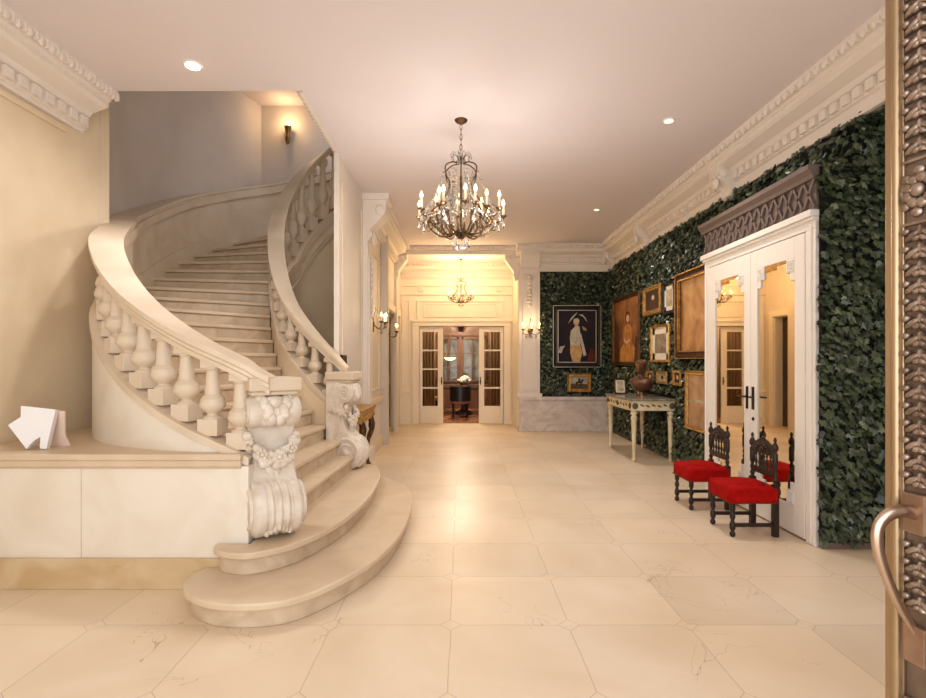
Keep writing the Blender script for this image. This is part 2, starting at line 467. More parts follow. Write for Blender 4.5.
# pilaster with bracket capital (white) at the start of the left cornice
m = MB(); m.box(XW,XW+.07,7.60,7.98,0,3.42); m.box(XW,XW+.11,7.57,8.01,0,.22); m.box(XW+.07,XW+.09,7.66,7.92,.4,3.0)
prof=[(0,3.22),(.08,3.22),(.12,3.30),(.10,3.38),(.20,3.48),(.31,3.60),(.33,3.72),(.33,3.80),(0,3.80)]
m.prism(prof,7.62,7.96,(XW,0,0),(1,0,0),(0,0,1),(0,1,0))
m.box(XW,XW+.38,7.58,8.0,3.80,ZC)
for y in (7.62,7.96):
    m.ell((XW+.24,y,3.66),(.07,.02,.08),10,6); m.ell((XW+.09,y,3.32),(.045,.018,.05),10,6)
for i in range(10): m.ell((XW+.1,7.79,2.15+i*.09),(.03,.06+.02*(i%2),.05),8,5)
m.ell((XW+.13,7.79,3.28),(.05,.12,.1),8,6)
struct(m.build('trim_17', M['cornice'], smooth=True))
# second bracket at the corner of the recess
m = MB()
prof=[(0,3.2),(.06,3.2),(.10,3.3),(.08,3.36),(.18,3.5),(.27,3.62),(.27,3.74),(0,3.74)]
m.prism(prof,YB-.05,YB+.2,(XW,0,0),(1,0,0),(0,0,1),(0,1,0))
m.box(XW,XW+.06,YB-.07,YB+.22,0,3.3)
for y in (YB-.05,): m.ell((XW+.18,y,3.62),(.06,.02,.06),10,6)
struct(m.build('trim_18', M['cornice'], smooth=True))

m = MB()
m.prism(prof,YB-.03,YB+.18,(1.2,0,0),(-1,0,0),(0,0,1),(0,1,0)); m.ell((1.02,YB-.035,3.62),(.06,.02,.06),10,6)
struct(m.build('trim_26', M['cornice'], smooth=True))

# dark panelled door set back in the left wall
d = sroot('door_3', (XW-.19, 11.08, 0), PI/2)
MB().box(-.95,.95,0,.05,0,2.48).build('door_leaf', M['doordark'], d, bevel=.004)
m = MB(); rectmould(m,-.75,.75,1.15,2.25,0,.05,.02); rectmould(m,-.75,.75,.2,1.0,0,.05,.02); m.build('panel_mould', M['doordark'], d, bevel=.004)
m = MB(); m.box(-.97,-.93,-.18,0,0,2.46); m.box(.93,.97,-.18,0,0,2.46); m.box(-.97,.97,-.18,0,2.46,2.5)
m.box(-1.09,-.95,-.225,-.181,0,2.48); m.box(.95,1.09,-.225,-.181,0,2.48); m.box(-1.09,1.09,-.225,-.181,2.48,2.62); m.build('casing', M['ivory'], d, bevel=.005)
MB().lathe([(.0,0),(.02,.005),(.03,.03),(.02,.05),(0,.055)],12,Matrix.Translation((-.82,-.005,1.05))@Matrix.Rotation(PI/2,4,'X')).build('door_knob', M['brass'], d, smooth=True)

# curved stair wall and upper stairwell ---------------------------
C1 = (-1.5, 5.32); CI = (-1.35, 7.05)
TH = [(-14,1.40),(-6,1.44),(0,1.51),(10,1.646),(20,1.80),(30,1.973),(40,2.165),(50,2.36),(58,2.52)]
cen = [(-1.29,3.625,1.385),(-1.38,3.615,1.435)]
for t,z in TH[2:]:
    cen.append((C1[0]-1.71*sin(R(t)), C1[1]-1.71*cos(R(t)), z))
cen += [(-3.22,4.92,2.73),(-3.46,5.42,2.93),(-3.80,6.02,3.14),(-4.0,6.8,3.46),(-3.97,7.6,3.84),(-3.66,8.4,4.2),(-3.1,8.98,4.48),(-2.4,9.2,4.72),(-1.7,9.22,4.9)]
OUT = np.array(catmull(cen, 8))
NS = len(OUT)
def rights(P):
    T = np.gradient(P[:,:2], axis=0); T /= np.linalg.norm(T,axis=1)[:,None]
    return np.stack([T[:,1], -T[:,0], np.zeros(len(P))],1)
RO = rights(OUT)     # heading left/back: right-hand side is the stair side
# orientation check: stair side should point to the circle centre
if np.dot(RO[30,:2], np.array(C1)-OUT[30,:2]) < 0: RO = -RO
iA = int(np.argmin(np.abs(OUT[:,2]-2.62)))     # where balusters give way to a solid parapet

m = MB()
iB = int(np.argmin(np.hypot(OUT[:,0]+3.66, OUT[:,1]-8.4)))
pth = [tuple(OUT[i,:2]-RO[i,:2]*.13)+(0,) for i in range(iA+6, iB)] + [(-3.50,9.40,0)]
pr = [[(-.12,0),(0,0),(0,6.2),(-.12,6.2)]]*len(pth)
m.sweep(pr, pth, [tuple(RO[i]) for i in range(iA+6,iB+1)])
m.box(-3.62,-1.3,9.34,9.5,0,6.2)
struct(m.build('wall_stairwell', M['stairwall'], smooth=True))
m = MB(); m.box(-4.6,-1.2,4.4,9.7,5.98,6.2)
struct(m.build('ceiling_stairwell', M['ceil']))
m = MB(); m.box(-4.5,-1.24,4.55,4.69,ZC+.3,6.0); m.box(-1.48,-1.40,4.75,6.2,ZC+.02,6.0); m.box(-4.4,-3.7,4.7,5.1,0,6.0)
struct(m.build('wall_upper', M['stairwall']))
# carved edge of the ceiling opening
m = MB()
m.box(XL-.3,XW-.005,4.69,4.72,ZC+.005,ZC+.06); m.box(XW-.04,XW-.001,4.74,6.12,ZC+.003,ZC+.06)
for i in range(16): m.ell((XW-.05,4.85+i*.08,ZC+.05),(.03,.03,.05),6,4)
struct(m.build('trim_19', M['cornice']))

# stone plinth with ledge at left
m = MB(); m.box(XL,-1.40,3.49,3.62,.0,.80); m.box(XL,-1.9,3.62,3.8,0,.80); m.box(XL,-2.55,3.8,4.2,0,.80); m.box(XL,-2.95,4.2,5.0,0,.80)
struct(m.build('wall_plinth', M['plinth']))
m = MB(); m.prism([(XL,3.445),(-1.435,3.445),(-1.435,3.6),(-1.9,3.62),(-1.9,3.8),(-2.55,3.82),(-2.55,4.2),(-2.95,4.22),(-2.95,5.05),(XL,5.05)],.845,.887); m.box(XL,-1.44,3.46,3.6,.80,.845); m.box(XL,-1.445,3.475,3.5,.785,.80)
struct(m.build('trim_20', M['stone_tread'], bevel=.012))
m = MB(); m.box(XL,-1.42,3.462,3.49,0,.20)
struct(m.build('trim_21', M['base_marble'], bevel=.004))
m = MB(); m.box(-2.502,-2.498,3.4885,3.491,.2,.79)
struct(m.build('trim_22', M['stone_riser']))

# ------------------------------------------------------------------ staircase
st = thing('staircase', 'sweeping curved cream limestone staircase with stone balustrades rising to the left', 'staircase', (-1.2,4.6,0))
def outline(pts, close, n=6):
    return [tuple(p) for p in catmull(pts, n)] + close
s1 = outline([(-1.66,3.46),(-1.70,3.30),(-1.62,3.10),(-1.41,2.955),(-1.154,2.93),(-.92,3.02),(-.715,3.30),(-.555,3.68),(-.47,4.15),(-.45,4.75),(-.51,5.35),(-.68,5.85),(-.95,6.12)], [(-1.38,6.12),(-1.38,3.46)])
s2 = outline([(-1.60,3.46),(-1.575,3.38),(-1.47,3.31),(-1.30,3.30),(-1.07,3.50),(-.89,3.98),(-.81,4.65),(-.835,5.45),(-.92,5.88),(-1.0,6.12)], [(-1.38,6.12),(-1.38,3.46)])
def inset(poly, d):
    c = np.mean(np.array(poly),0); out=[]
    n=len(poly)
    for i in range(n):
        a=np.array(poly[i-1]); b=np.array(poly[(i+1)%n]); t=b-a; t/= (np.linalg.norm(t)+1e-9)
        nn=np.array((-t[1],t[0]))
        if np.dot(nn, c-np.array(poly[i]))<0: nn=-nn
        out.append(tuple(np.array(poly[i])+nn*d))
    return out
RIS = .16
ZS = [.15,.30] + [.30+RIS*(k+1) for k in range(22)]
def step_obj(tread, riser, z0, z1):
    m = MB(); m.prism(tread, z1-.042, z1); m.mi = 1; m.prism(riser, z0, z1-.042)
    return m.build('step', [M['stone_tread'], M['stone_riser']], st, world=True, bevel=.010)
step_obj(s1, inset(s1,.035), 0, .15)
step_obj(s2, inset(s2,.035), .15, .30)
# inner rail geometry
PHZ = [(-14,1.24),(-8,1.33),(1,1.52),(13,1.72),(26,1.95),(40,2.20),(56,2.60),(72,3.06),(90,3.50),(108,3.93),(122,4.25),(135,4.50),(148,4.74),(162,4.98),(176,5.2)]
def inn(phi, r): return (CI[0]-r*sin(R(phi)), CI[1]-r*cos(R(phi)))
ph = np.linspace(-12,174,94); phz = np.interp(ph, [a for a,_ in PHZ],[b for _,b in PHZ])
kern = np.ones(7)/7; pz = np.convolve(np.pad(phz,3,mode='edge'),kern,'valid'); pz[:3]=phz[:3]; pz[-3:]=phz[-3:]; phz = pz
INN = np.array([inn(p,1.05)+(z,) for p,z in zip(ph,phz)])
RI = np.array([(-sin(R(p)),-cos(R(p)),0) for p in ph])      # toward the stair
GH = .86
oz = np.maximum.accumulate(np.concatenate([[1.22],OUT[:,2]]))
oin = np.concatenate([[(-1.25,3.78)], OUT[:,:2]+RO[:,:2]*.10])
def outpt(z): return (np.interp(z,oz,oin[:,0]), np.interp(z,oz,oin[:,1]))
iz = np.maximum.accumulate(phz)
iin = INN[:,:2]+RI[:,:2]*.07
def inpt(z): return (np.interp(z,iz,iin[:,0]), np.interp(z,iz,iin[:,1]))
for k in range(2, len(ZS)):
    z = ZS[k]
    def row(za, shift):
        o = np.array(outpt(za+GH)); i = np.array(inpt(za+GH))
        nxt = np.array(outpt(za+GH+.1))+np.array(inpt(za+GH+.1))-o-i
        nxt /= np.linalg.norm(nxt)+1e-9
        return o+nxt*shift, i+nxt*shift
    zb = z+RIS if k+1 < len(ZS) else z+RIS*2
    # tread from this nosing to well under the next riser; sample mid rows so that it follows the curve
    def poly(sh):
        rows = [row(z+(zb-z)*t, sh if t == 0 else (.06 if t == 1 else 0)) for t in (0,.5,1)]
        return [tuple(r[0]) for r in rows] + [tuple(r[1]) for r in reversed(rows)]
    step_obj(poly(-.03), poly(0), max(0, z-.34), z)
# upper landing
m = MB(); m.box(-1.95,-1.42,8.0,9.3,3.86,4.0); m.build('landing', M['stone_riser'], st, world=True)

def ssweep(name, P, RT, prof, i0, i1, mt, smooth=True, off=0):
    m = MB(); m.sweep(prof, [tuple(P[i]+RT[i]*off) for i in range(i0,i1)], [tuple(RT[i]) for i in range(i0,i1)])
    return m.build(name, M[mt], st, smooth=smooth, world=True)
rail_prof = [(-.12,0),(-.12,-.035),(-.105,-.05),(-.105,-.07),(-.085,-.085),(-.085,-.115),(.085,-.115),(.085,-.085),(.105,-.07),(.105,-.05),(.12,-.035),(.12,0)]
ssweep('handrail', OUT, RO, rail_prof, 0, NS, 'stone')
i_top = int(np.argmin(np.abs(ph-172)))
ssweep('handrail', INN, RI, [(u*.84,v) for u,v in rail_prof], int(np.argmin(np.abs(ph+4))), i_top, 'stone')
# outer string wall (below the balusters) and the solid parapet beyond
iS = int(np.argmax(OUT[:,0] < -1.41))
def hwall(name, P, RT, i0, i1, u0, u1, zlo, ztop, mt):
    path=[]; pr=[]; rt=[]
    for i in range(i0,i1):
        path.append((P[i,0],P[i,1],0)); rt.append(tuple(RT[i]))
        zt = P[i,2]+ztop(i); uu = u1(i) if callable(u1) else u1; pr.append([(u0,zlo(i)),(uu,zlo(i)),(uu,zt),(u0,zt)])
    m = MB(); m.sweep(pr, path, rt)
    return m.build(name, M[mt], st, smooth=True, world=True)
hwall('string_wall', OUT, RO, iS, iA+3, -.095, .095, lambda i: .2, lambda i: -.62, 'plinth')
hwall('string_cap', OUT, RO, iS, iA+3, -.115, .115, lambda i: OUT[i,2]-.66, lambda i: -.605, 'stone')
hwall('parapet', OUT, RO, iA+1, NS, -.09, .09, lambda i: .3, lambda i: -.1, 'stone')
hwall('parapet_coping', OUT, RO, iA+1, NS, .085, lambda i: .092+.045*min(1,(i-iA-1)/16), lambda i: OUT[i,2]-.17, lambda i: -.07, 'stone')
hwall('parapet_skirting', OUT, RO, iA+1, NS, .09, .115, lambda i: OUT[i,2]-1.2, lambda i: -.70, 'stone')
# inner string / drum wall
def dtop(i): return -.56-.44*min(1,max(0,(ph[i]-70)/35))
i0 = int(np.argmin(np.abs(ph-(-6))))
hwall('drum_wall', INN, RI, i0, len(ph)-1, -.08, .06, lambda i: 0.0, dtop, 'plaster')
hwall('string_cap', INN, RI, i0, len(ph)-1, -.10, .085, lambda i: INN[i,2]+dtop(i)-.05, lambda i: dtop(i)+.015, 'stone')
j0 = int(np.argmin(np.abs(ph-80)))
hwall('string_moulding', INN, RI, j0, len(ph)-1, -.125, -.08, lambda i: INN[i,2]+dtop(i)-.36, lambda i: dtop(i)-.29, 'stone')
hwall('string_moulding', INN, RI, j0, len(ph)-1, -.125, -.08, lambda i: INN[i,2]+dtop(i)-.14, lambda i: dtop(i)+.0, 'stone')
# balusters
bp = [(.062,.095),(.062,.105),(.040,.115),(.034,.125),(.062,.145),(.083,.165),(.086,.185),(.080,.20),(.078,.206),(.080,.21),(.062,.232),(.05,.242),(.053,.25),(.050,.26),(.042,.37),(.040,.378),(.052,.386),(.052,.398)]
m = MB(); m.box(-.07,.07,-.07,.07,0,.097); m.lathe(bp, 16)
m.box(-.058,.058,-.058,.058,.395,.44)
bal = m.build('baluster', M['stone'], None, smooth=True, bevel=.004)
COL.objects.unlink(bal)
def arclen(P): return np.concatenate([[0],np.cumsum(np.linalg.norm(np.diff(P[:,:2],axis=0),axis=1))])
def put_bal(P, RT, s, S, h0fn, h1, sx):
    x=np.interp(s,S,P[:,0]); y=np.interp(s,S,P[:,1]); z=np.interp(s,S,P[:,2])
    i=int(np.argmin(np.abs(S-s))); zb=z+h0fn(i); hh=(z+h1)-zb
    a=math.atan2(RT[i,1],RT[i,0])
    o=copy_part(bal, st, (x-st.location.x,y-st.location.y,zb-st.location.z), (0,0,a), (sx,sx,hh/.44))
SO=arclen(OUT); SI=arclen(INN)
s = .21
while s < SO[iA]-.02:
    put_bal(OUT,RO,s,SO,lambda i:-.61,-.10,1.0); s += .198
s = .17; 
while s < SI[i_top]-.1:
    put_bal(INN,RI,s,SI,dtop,-.10,.92); s += .185

# scroll newel: side profile in (u forward, z), extruded over the width
def newel(loc, face, lab, sc=(1,1,1)):
    N_ = bpy.data.objects.new('newel_post', None); COL.objects.link(N_); N_.parent = st
    N_.location = (loc[0]-st.location.x, loc[1]-st.location.y, loc[2]); N_.rotation_euler=(0,0,face); N_.scale=sc
    if lab: N_['label']=lab
    W=.155
    def arc(cx,cz,r,a0,a1,n=12): return [(cx+r*cos(R(a0+(a1-a0)*i/n)), cz+r*sin(R(a0+(a1-a0)*i/n))) for i in range(n+1)]
    prof = [(-.17,0.02)] + arc(.10,.185,.175,-95,62,16) + [(.13,.37),(.085,.43),(.055,.52),(.045,.62),(.05,.70),(.075,.74)] + arc(.07,.835,.095,-50,110,10) + [(.0,.955),(-.17,.955)]
    body=MB(); body.prism(prof,-W,W,(0,0,0),(1,0,0),(0,0,1),(0,1,0))
    body.build('scroll_body',M['carved'],N_,smooth=True,bevel=.008)
    # ribbed roll at the foot
    Mx=Matrix.Translation((.10,0,.185))@Matrix.Rotation(PI/2,4,'X')
    ring=[]; n=80
    for i in range(n+1):
        y=-W-.012+(2*W+.024)*i/n; t=(y/W)
        at=abs(t)
        if at>.56: rr=.188-.022*max(0,(at-.82)/.18)**2-.02*max(0,at-1.02)
        elif at>.50: rr=.166
        else: rr=.168+.022*abs(cos(at/.50*PI*1.5))
        ring.append((rr, y))
    m=MB(); m.lathe([(0.05,ring[0][1])]+ring+[(0.05,ring[-1][1])],36,Mx); m.build('ribbed_roll',M['carved'],N_,smooth=True)
    # upper roll with leaf
    Mx=Matrix.Translation((.07,0,.835))@Matrix.Rotation(PI/2,4,'X')
    ring=[(.097+.010*abs(sin(PI*4*i/40)), -W-.015+(2*W+.03)*i/40) for i in range(41)]
    m=MB(); m.lathe([(.03,ring[0][1])]+ring+[(.03,ring[-1][1])],28,Mx); m.build('upper_roll',M['carved'],N_,smooth=True)
    m=MB()
    for s_ in (-1,1):
        for i in range(5):
            a=R(-30+38*i)
            m.ell((.07+.105*cos(a), s_*(.03+.022*i), .835+.105*sin(a)), (.03,.035,.05),8,6,Matrix.Rotation(-a,4,'Y'))
            m.ell((.07+.11*cos(a+.3), s_*(.06+.018*i), .835+.11*sin(a+.3)), (.022,.03,.032),8,6,Matrix.Rotation(-a,4,'Y'))
    m.ell((.13,0,.925),(.05,.07,.022),10,6); m.ell((.155,0,.90),(.03,.045,.04),8,6)
    m.build('acanthus_leaf',M['carved'],N_,smooth=True)
    # spiral volutes on both flanks
    for s_ in (-1,1):
        m=MB()
        for (cx,cz,r0,turn,sg) in ((.10,.185,.155,2.1,1),(.07,.835,.085,1.8,1)):
            pts=[];rad=[]
            for i in range(46):
                t=i/45; a=PI*.6-2*PI*turn*t*sg; rr=r0*(1-.86*t)
                pts.append((cx+rr*cos(a),s_*(W+.014),cz+rr*sin(a))); rad.append(.016*(1-.5*t)*r0/.155+.004)
            m.tube(pts,rad,6); m.ell((cx,s_*(W+.016),cz),(.03*r0/.155,.022,.03*r0/.155),10,6)
        m.tube([(-.1,s_*(W+.01),.30),(-.02,s_*(W+.012),.42),(.0,s_*(W+.012),.56),(-.01,s_*(W+.01),.72)],.012,6)
        m.build('volute',M['carved'],N_,smooth=True)
    # flower garland
    m=MB(); rnd=random.Random(3)
    for i in range(64):
        t=rnd.uniform(-1,1); y=t*(W+.02); z=.60-.10*(1-t*t)+rnd.uniform(-.05,.05)+(.04*abs(t)); u=.085+.035*(1-t*t)+rnd.uniform(-.02,.02)
        r=rnd.uniform(.018,.034); m.ell((u,y,z),(r*.8,r,r),7,5)
    for (y,z,r) in ((.03,.53,.055),(-.085,.555,.045),(.115,.585,.042)):
        for k in range(7):
            a=2*PI*k/7; m.ell((.135,y+r*.62*cos(a),z+r*.62*sin(a)),(.02,r*.42,r*.42),7,5)
        m.ell((.15,y,z),(.02,r*.35,r*.35),8,5)
    for k in range(6):
        m.ell((.10,-.035+.012*k,.45-.012*(k%3)),(.02,.022,.045),7,5)
    for s_ in (-1,1):
        for k in range(9): m.ell((.06-.02*k+.0,s_*(W+.025),.62+.018*sin(k*2.1)+.006*k),(.028,.022,.03),7,5)
    m.build('flower_garland',M['carved'],N_,smooth=True)
    # small leaf at the foot
    m=MB()
    for k in range(7): m.ell((.245-.01*abs(k-3),-.075+.025*k,.045+.012*(3-abs(k-3))),(.03,.022,.026),7,5)
    m.build('foot_leaf',M['carved'],N_,smooth=True)
    m=MB(); m.box(-.17,.15,-.155,.155,.95,.98); m.box(-.175,.18,-.175,.175,.98,1.07)
    m.build('cap_block',M['stone'],N_,bevel=.012)
    return N_
newel((-1.345,3.72,.31), math.atan2(-.82,.57), None)
newel((-1.31,5.93,.30), R(-12), None, (.92,.84,1))

# ------------------------------------------------------------------ ivy
MASKS = []   # wall patches covered by picture frames: (x0,x1,y0,y1,z0,z1)
def ivy(name, label, rects, seed, dens=520, size=(.05,.085)):
    """rects: (origin, u axis, v axis(up), normal, lu, lv)"""
    rng=np.random.default_rng(seed)
    out=[(0,0),(.26,-.10),(.50,.14),(.32,.32),(.42,.60),(.17,.62),(0,1.0),(-.17,.62),(-.42,.60),(-.32,.32),(-.50,.14),(-.26,-.10)]
    base=np.array([(x,y-.3) for x,y in out]); nv=len(base)
    V=[];F=[];A=[];k=0
    for (O,U,Vv,Nn,lu,lv) in rects:
        O,U,Vv,Nn=[np.array(q,float) for q in (O,U,Vv,Nn)]
        n=int(lu*lv*dens)
        for i in range(n):
            a,b=rng.uniform(0,lu),rng.uniform(0,lv); sz=rng.uniform(*size)*1.15
            dep=rng.uniform(.012,.075)
            rot=rng.normal(0,.65); tilt=rng.normal(.45,.30); yaw=rng.normal(0,.4); fold=rng.uniform(.1,.45)
            # leaf axes: tip hangs down and out
            down=-Vv*cos(tilt)+Nn*sin(tilt); side=U*cos(yaw)+Nn*sin(yaw)
            d=down*cos(rot)+side*sin(rot); sd=side*cos(rot)-down*sin(rot)
            d/=np.linalg.norm(d); sd-=d*np.dot(sd,d); sd/=np.linalg.norm(sd)
            nr=np.cross(sd,d); 
            if np.dot(nr,Nn)<0: nr=-nr
            C=O+U*a+Vv*b+Nn*dep
            if any(x0<C[0]<x1 and y0<C[1]<y1 and z0<C[2]<z1 for x0,x1,y0,y1,z0,z1 in MASKS): continue
            P=C+sz*(base[:,:1]*sd+base[:,1:]*d)-nr*(np.abs(base[:,:1])*fold*sz)
            V.append(P); t=np.clip(rng.beta(2,2.6)+ (dep-.04)*4,0,1); A.append(np.full(nv,t))  # deeper leaves toned darker, shade between leaves put into the colour
            F.append((k,k+1,k+2,k+3,k+4,k+5,k+6)); F.append((k,k+6,k+7,k+8,k+9,k+10,k+11)); k+=nv
        # dark backing slab
    V=np.concatenate(V); A=np.concatenate(A)
    me=bpy.data.meshes.new(name); me.from_pydata(V.tolist(),[],F)
    at=me.attributes.new('leaf_tone','FLOAT','POINT'); at.data.foreach_set('value',A.astype(np.float32))
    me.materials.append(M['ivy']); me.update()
    o=bpy.data.objects.new(name,me); COL.objects.link(o)
    tag(o,label,'ivy',kind='stuff'); return o
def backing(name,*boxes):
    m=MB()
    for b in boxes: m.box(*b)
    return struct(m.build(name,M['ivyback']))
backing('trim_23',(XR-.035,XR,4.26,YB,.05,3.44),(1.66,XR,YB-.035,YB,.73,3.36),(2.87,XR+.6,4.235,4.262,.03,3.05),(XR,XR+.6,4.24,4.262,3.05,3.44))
struct(MB().box(2.86,XR+.35,4.20,4.24,0,.05).build('trim_24',M['lattice'],bevel=.004))
struct(MB().box(2.9,XR,6.4,YB-.12,0,.05).build('baseboard_right',M['lattice'],bevel=.004)) if False else struct(MB().box(XR-.06,XR,6.4,YB-.12,0,.06).build('baseboard_right',M['lattice'],bevel=.004))

# ------------------------------------------------------------------ mirrored double door, right
XD=2.84; Y0,Y1=4.25,6.17
# local frame: origin at far end base, local x runs toward the camera, front is local -y
d1=sroot('door_1',(XD,Y1,0),-PI/2); LW=Y1-Y0
m=MB(); m.box(0,.10,0,.12,0,2.56); m.box(LW-.12,LW,0,.12,0,2.56); m.box(0,LW,0,.12,2.56,2.655)
m.box(-.03,LW+.004,-.045,.14,2.655,2.71); m.box(-.015,LW+.002,-.025,.13,2.625,2.654)
m.box(.02,.035,-.015,.001,.01,2.6); m.box(LW-.05,LW-.035,-.015,.001,.01,2.6)
m.build('casing',M['white'],d1,bevel=.006)
m=MB(); m.box(.1,LW-.1,.10,.34,0,2.7); m.build('cabinet_back',M['white'],d1)
def mleaf(x0,x1,sgn):
    lf=MB(); sw=.15; sl=sw if sgn<0 else .115; sr=.115 if sgn<0 else sw-.02; z0,z1=.02,2.55; gb,gt=.26,2.37
    lf.box(x0,x0+sl,-.006,.05,z0,z1); lf.box(x1-sr,x1,-.006,.05,z0,z1); lf.box(x0+sl,x1-sr,-.006,.05,z0,gb); lf.box(x0+sl,x1-sr,-.006,.05,gt,z1)
    # stepped corners
    for zz,s in ((gt,-1),(gb,1)):
        for xx,t in ((x0+sl,1),(x1-sr,-1)):
            lf.box(*sorted((xx,xx+t*.115)),-.0065,.049,*sorted((zz,zz+s*.12)))
            lf.box(*sorted((xx,xx+t*.06)),-.0065,.049,*sorted((zz+s*.12,zz+s*.19)))
            cx=xx+t*.055; cz=zz+s*.06
            for k,yy in ((.048,-.014),(.026,-.015)):
                lf.box(cx-k,cx+k,yy,-.0065,cz-k,cz-k+.01); lf.box(cx-k,cx+k,yy,-.0065,cz+k-.01,cz+k)
                lf.box(cx-k,cx-k+.01,yy,-.0065,cz-k+.01,cz+k-.01); lf.box(cx+k-.01,cx+k,yy,-.0065,cz-k+.01,cz+k-.01)
    o=lf.build('door_leaf',M['white'],d1,bevel=.004)
    p=MB().box(x0+sl-.01,x1-sr+.01,.006,.016,gb-.01,gt+.01).build('mirror_pane',M['mirror'],o)
    m=MB()
    for i in range(7): m.box(x0+sl+.12+i*.026,x0+sl+.135+i*.026,.001,.0059,gt-.06,gt-.03)
    m.box(x0+sl+.117,x1-sr-.117,.001,.0059,gt-.026,gt-.001); m.build('fret_strip',M['gold'],o)
    hx = x1-.05 if sgn<0 else x0+.05
    h=MB(); h.box(hx-.016,hx+.016,-.016,-.002,1.02,1.24)
    h.tube([(hx,-.01,1.14),(hx,-.05,1.14),(hx-sgn*-.0+(.09 if sgn<0 else -.09)*-1,-.055,1.14)],.009,8)
    h.build('handle',M['iron'],o,smooth=True)
    if sgn>0:
        k=MB(); k.lathe([(.018,0),(.018,.01),(.004,.014)],12,Matrix.Translation((hx+.0,-.004,.93))@Matrix.Rotation(PI/2,4,'X')); k.build('keyhole',M['iron'],o,smooth=True)
    hh=MB()
    for z in (.3,1.3,2.3): hh.tube([(x0+.005 if sgn<0 else x1-.005,.01,z),(x0+.005 if sgn<0 else x1-.005,.01,z+.1)],.01,8)
    hh.build('hinge',M['white'],o,smooth=True)
mid=LW/2+.02
mleaf(.105,mid-.003,-1); mleaf(mid+.003,LW-.125,1)
# taupe lattice fascia above
t=sroot('trim_25',(XD,Y1,0),-PI/2)
m=MB(); m.box(-.02,LW,.01,.36,2.71,3.05); m.build('fascia_board',M['lattice'],t)
m=MB(); n=14; w_=LW/n
for i in range(n):
    xa=i*w_
    for s_ in (0,1):
        a=(xa,2.73) if s_==0 else (xa+w_,2.73); b_=(xa+w_,2.96) if s_==0 else (xa,2.96)
        dx,dz=b_[0]-a[0],b_[1]-a[1]; ln=math.hypot(dx,dz); px,pz_=-dz/ln*.011,dx/ln*.011
        m.prism([(a[0]+px,a[1]+pz_),(a[0]-px,a[1]-pz_),(b_[0]-px,b_[1]-pz_),(b_[0]+px,b_[1]+pz_)],-.012,.012,(0,0,0),(1,0,0),(0,0,1),(0,1,0))
m.build('lattice',M['lattice'],t)
m=MB(); m.sweep([(0,2.96),(-.02,2.96),(-.03,2.99),(-.06,3.03),(-.06,3.07),(.36,3.07),(.36,2.96)],[(-.05,0,0),(LW+.005,0,0)],[(0,1,0),(0,1,0)])
m.build('top_mould',M['lattice'],t,bevel=.003)

# ------------------------------------------------------------------ glazed double door, back
d2=sroot('door_2',(0,YD,0))
m=MB(); m.box(DX0-.16,DX0,-.04,.139,0,DZ); m.box(DX1,DX1+.16,-.04,.139,0,DZ); m.box(DX0-.16,DX1+.16,-.04,.139,DZ,DZ+.10)
m.box(DX0-.19,DX1+.19,-.06,0,DZ+.10,DZ+.13)
m.build('casing',M['ivory'],d2,bevel=.006)
def gleaf(x0,x1,hx):
    m=MB(); sw=.075; y0,y1=.03,.075
    inner_right = hx > x0+.3
    xl=x0+sw+(0 if inner_right else .05); xr=x1-sw-(.05 if inner_right else 0)
    m.box(x0,xl,y0,y1,.01,DZ-.01); m.box(xr,x1,y0,y1,.01,DZ-.01)
    zz=[.42,.86,1.30,1.74,2.18]
    m.box(xl,xr,y0,y1,.01,zz[0]); m.box(xl,xr,y0,y1,zz[-1]-.02,DZ-.01)
    for z in zz[1:4]: m.box(xl,xr,y0,y1,z-.035,z+.005)
    o=m.build('door_leaf',M['ivory'],d2,bevel=.005)
    for k in range(4):
        MB().box(x0+.06,x1-.06,.05,.056,zz[k]-.02,zz[k+1]-.01).build('window_pane',M['glass'],o)
    h=MB(); h.box(hx-.012,hx+.012,y0-.012,y0,.92,1.10); h.ell((hx,y0-.02,1.0),(.02,.02,.025)); h.build('lock_plate',M['iron'],o,smooth=True)
gleaf(DX0+.002,-.42,-.455); gleaf(.42,DX1-.002,.455)

# ------------------------------------------------------------------ dining room beyond
m=MB(); m.box(-2.6,2.6,YD+.15,17.0,-.1,0); struct(m.build('floor_dining',M['parq']))
m=MB(); m.box(-2.75,-2.6,YD+.15,17,0,3.3); m.box(2.6,2.75,YD+.15,17,0,3.3); m.box(-2.6,2.6,16.9,17,0,3.3)
struct(m.build('wall_dining',mat('brown_panelled_wall',(118,84,60),.6,col2=(98,66,46),scale=3)))
struct(MB().box(-2.75,2.75,YD+.14,17,3.3,3.4).build('ceiling_dining',M['ceil']))
bk=thing('bookcase','tall mahogany glazed bookcase with broken pediment seen through the open double door','bookcase',(0,16.6,0))
m=MB(); m.box(-1.5,1.5,-.2,.25,0,.75); m.box(-1.5,1.5,-.05,.25,.75,2.3); m.box(-1.55,1.55,-.1,.25,2.25,2.38); m.build('carcass',M['midwood'],bk,bevel=.01)
m=MB(); 
for s_ in (-1,1): m.prism([(s_*1.4,2.38),(s_*1.4,2.44),(s_*.22,2.78),(s_*.16,2.70),(s_*.22,2.6),(s_*.1,2.38)],-.08,.1,(0,0,0),(1,0,0),(0,0,1),(0,1,0))
m.build('pediment',M['midwood'],bk,bevel=.006)
m=MB(); m.lathe([(.05,0),(.07,.03),(.03,.06),(.09,.16),(.07,.24),(.03,.27),(0,.3)],12,O=(0,0,2.38)); m.build('urn_finial',M['darkwood'],bk,smooth=True)
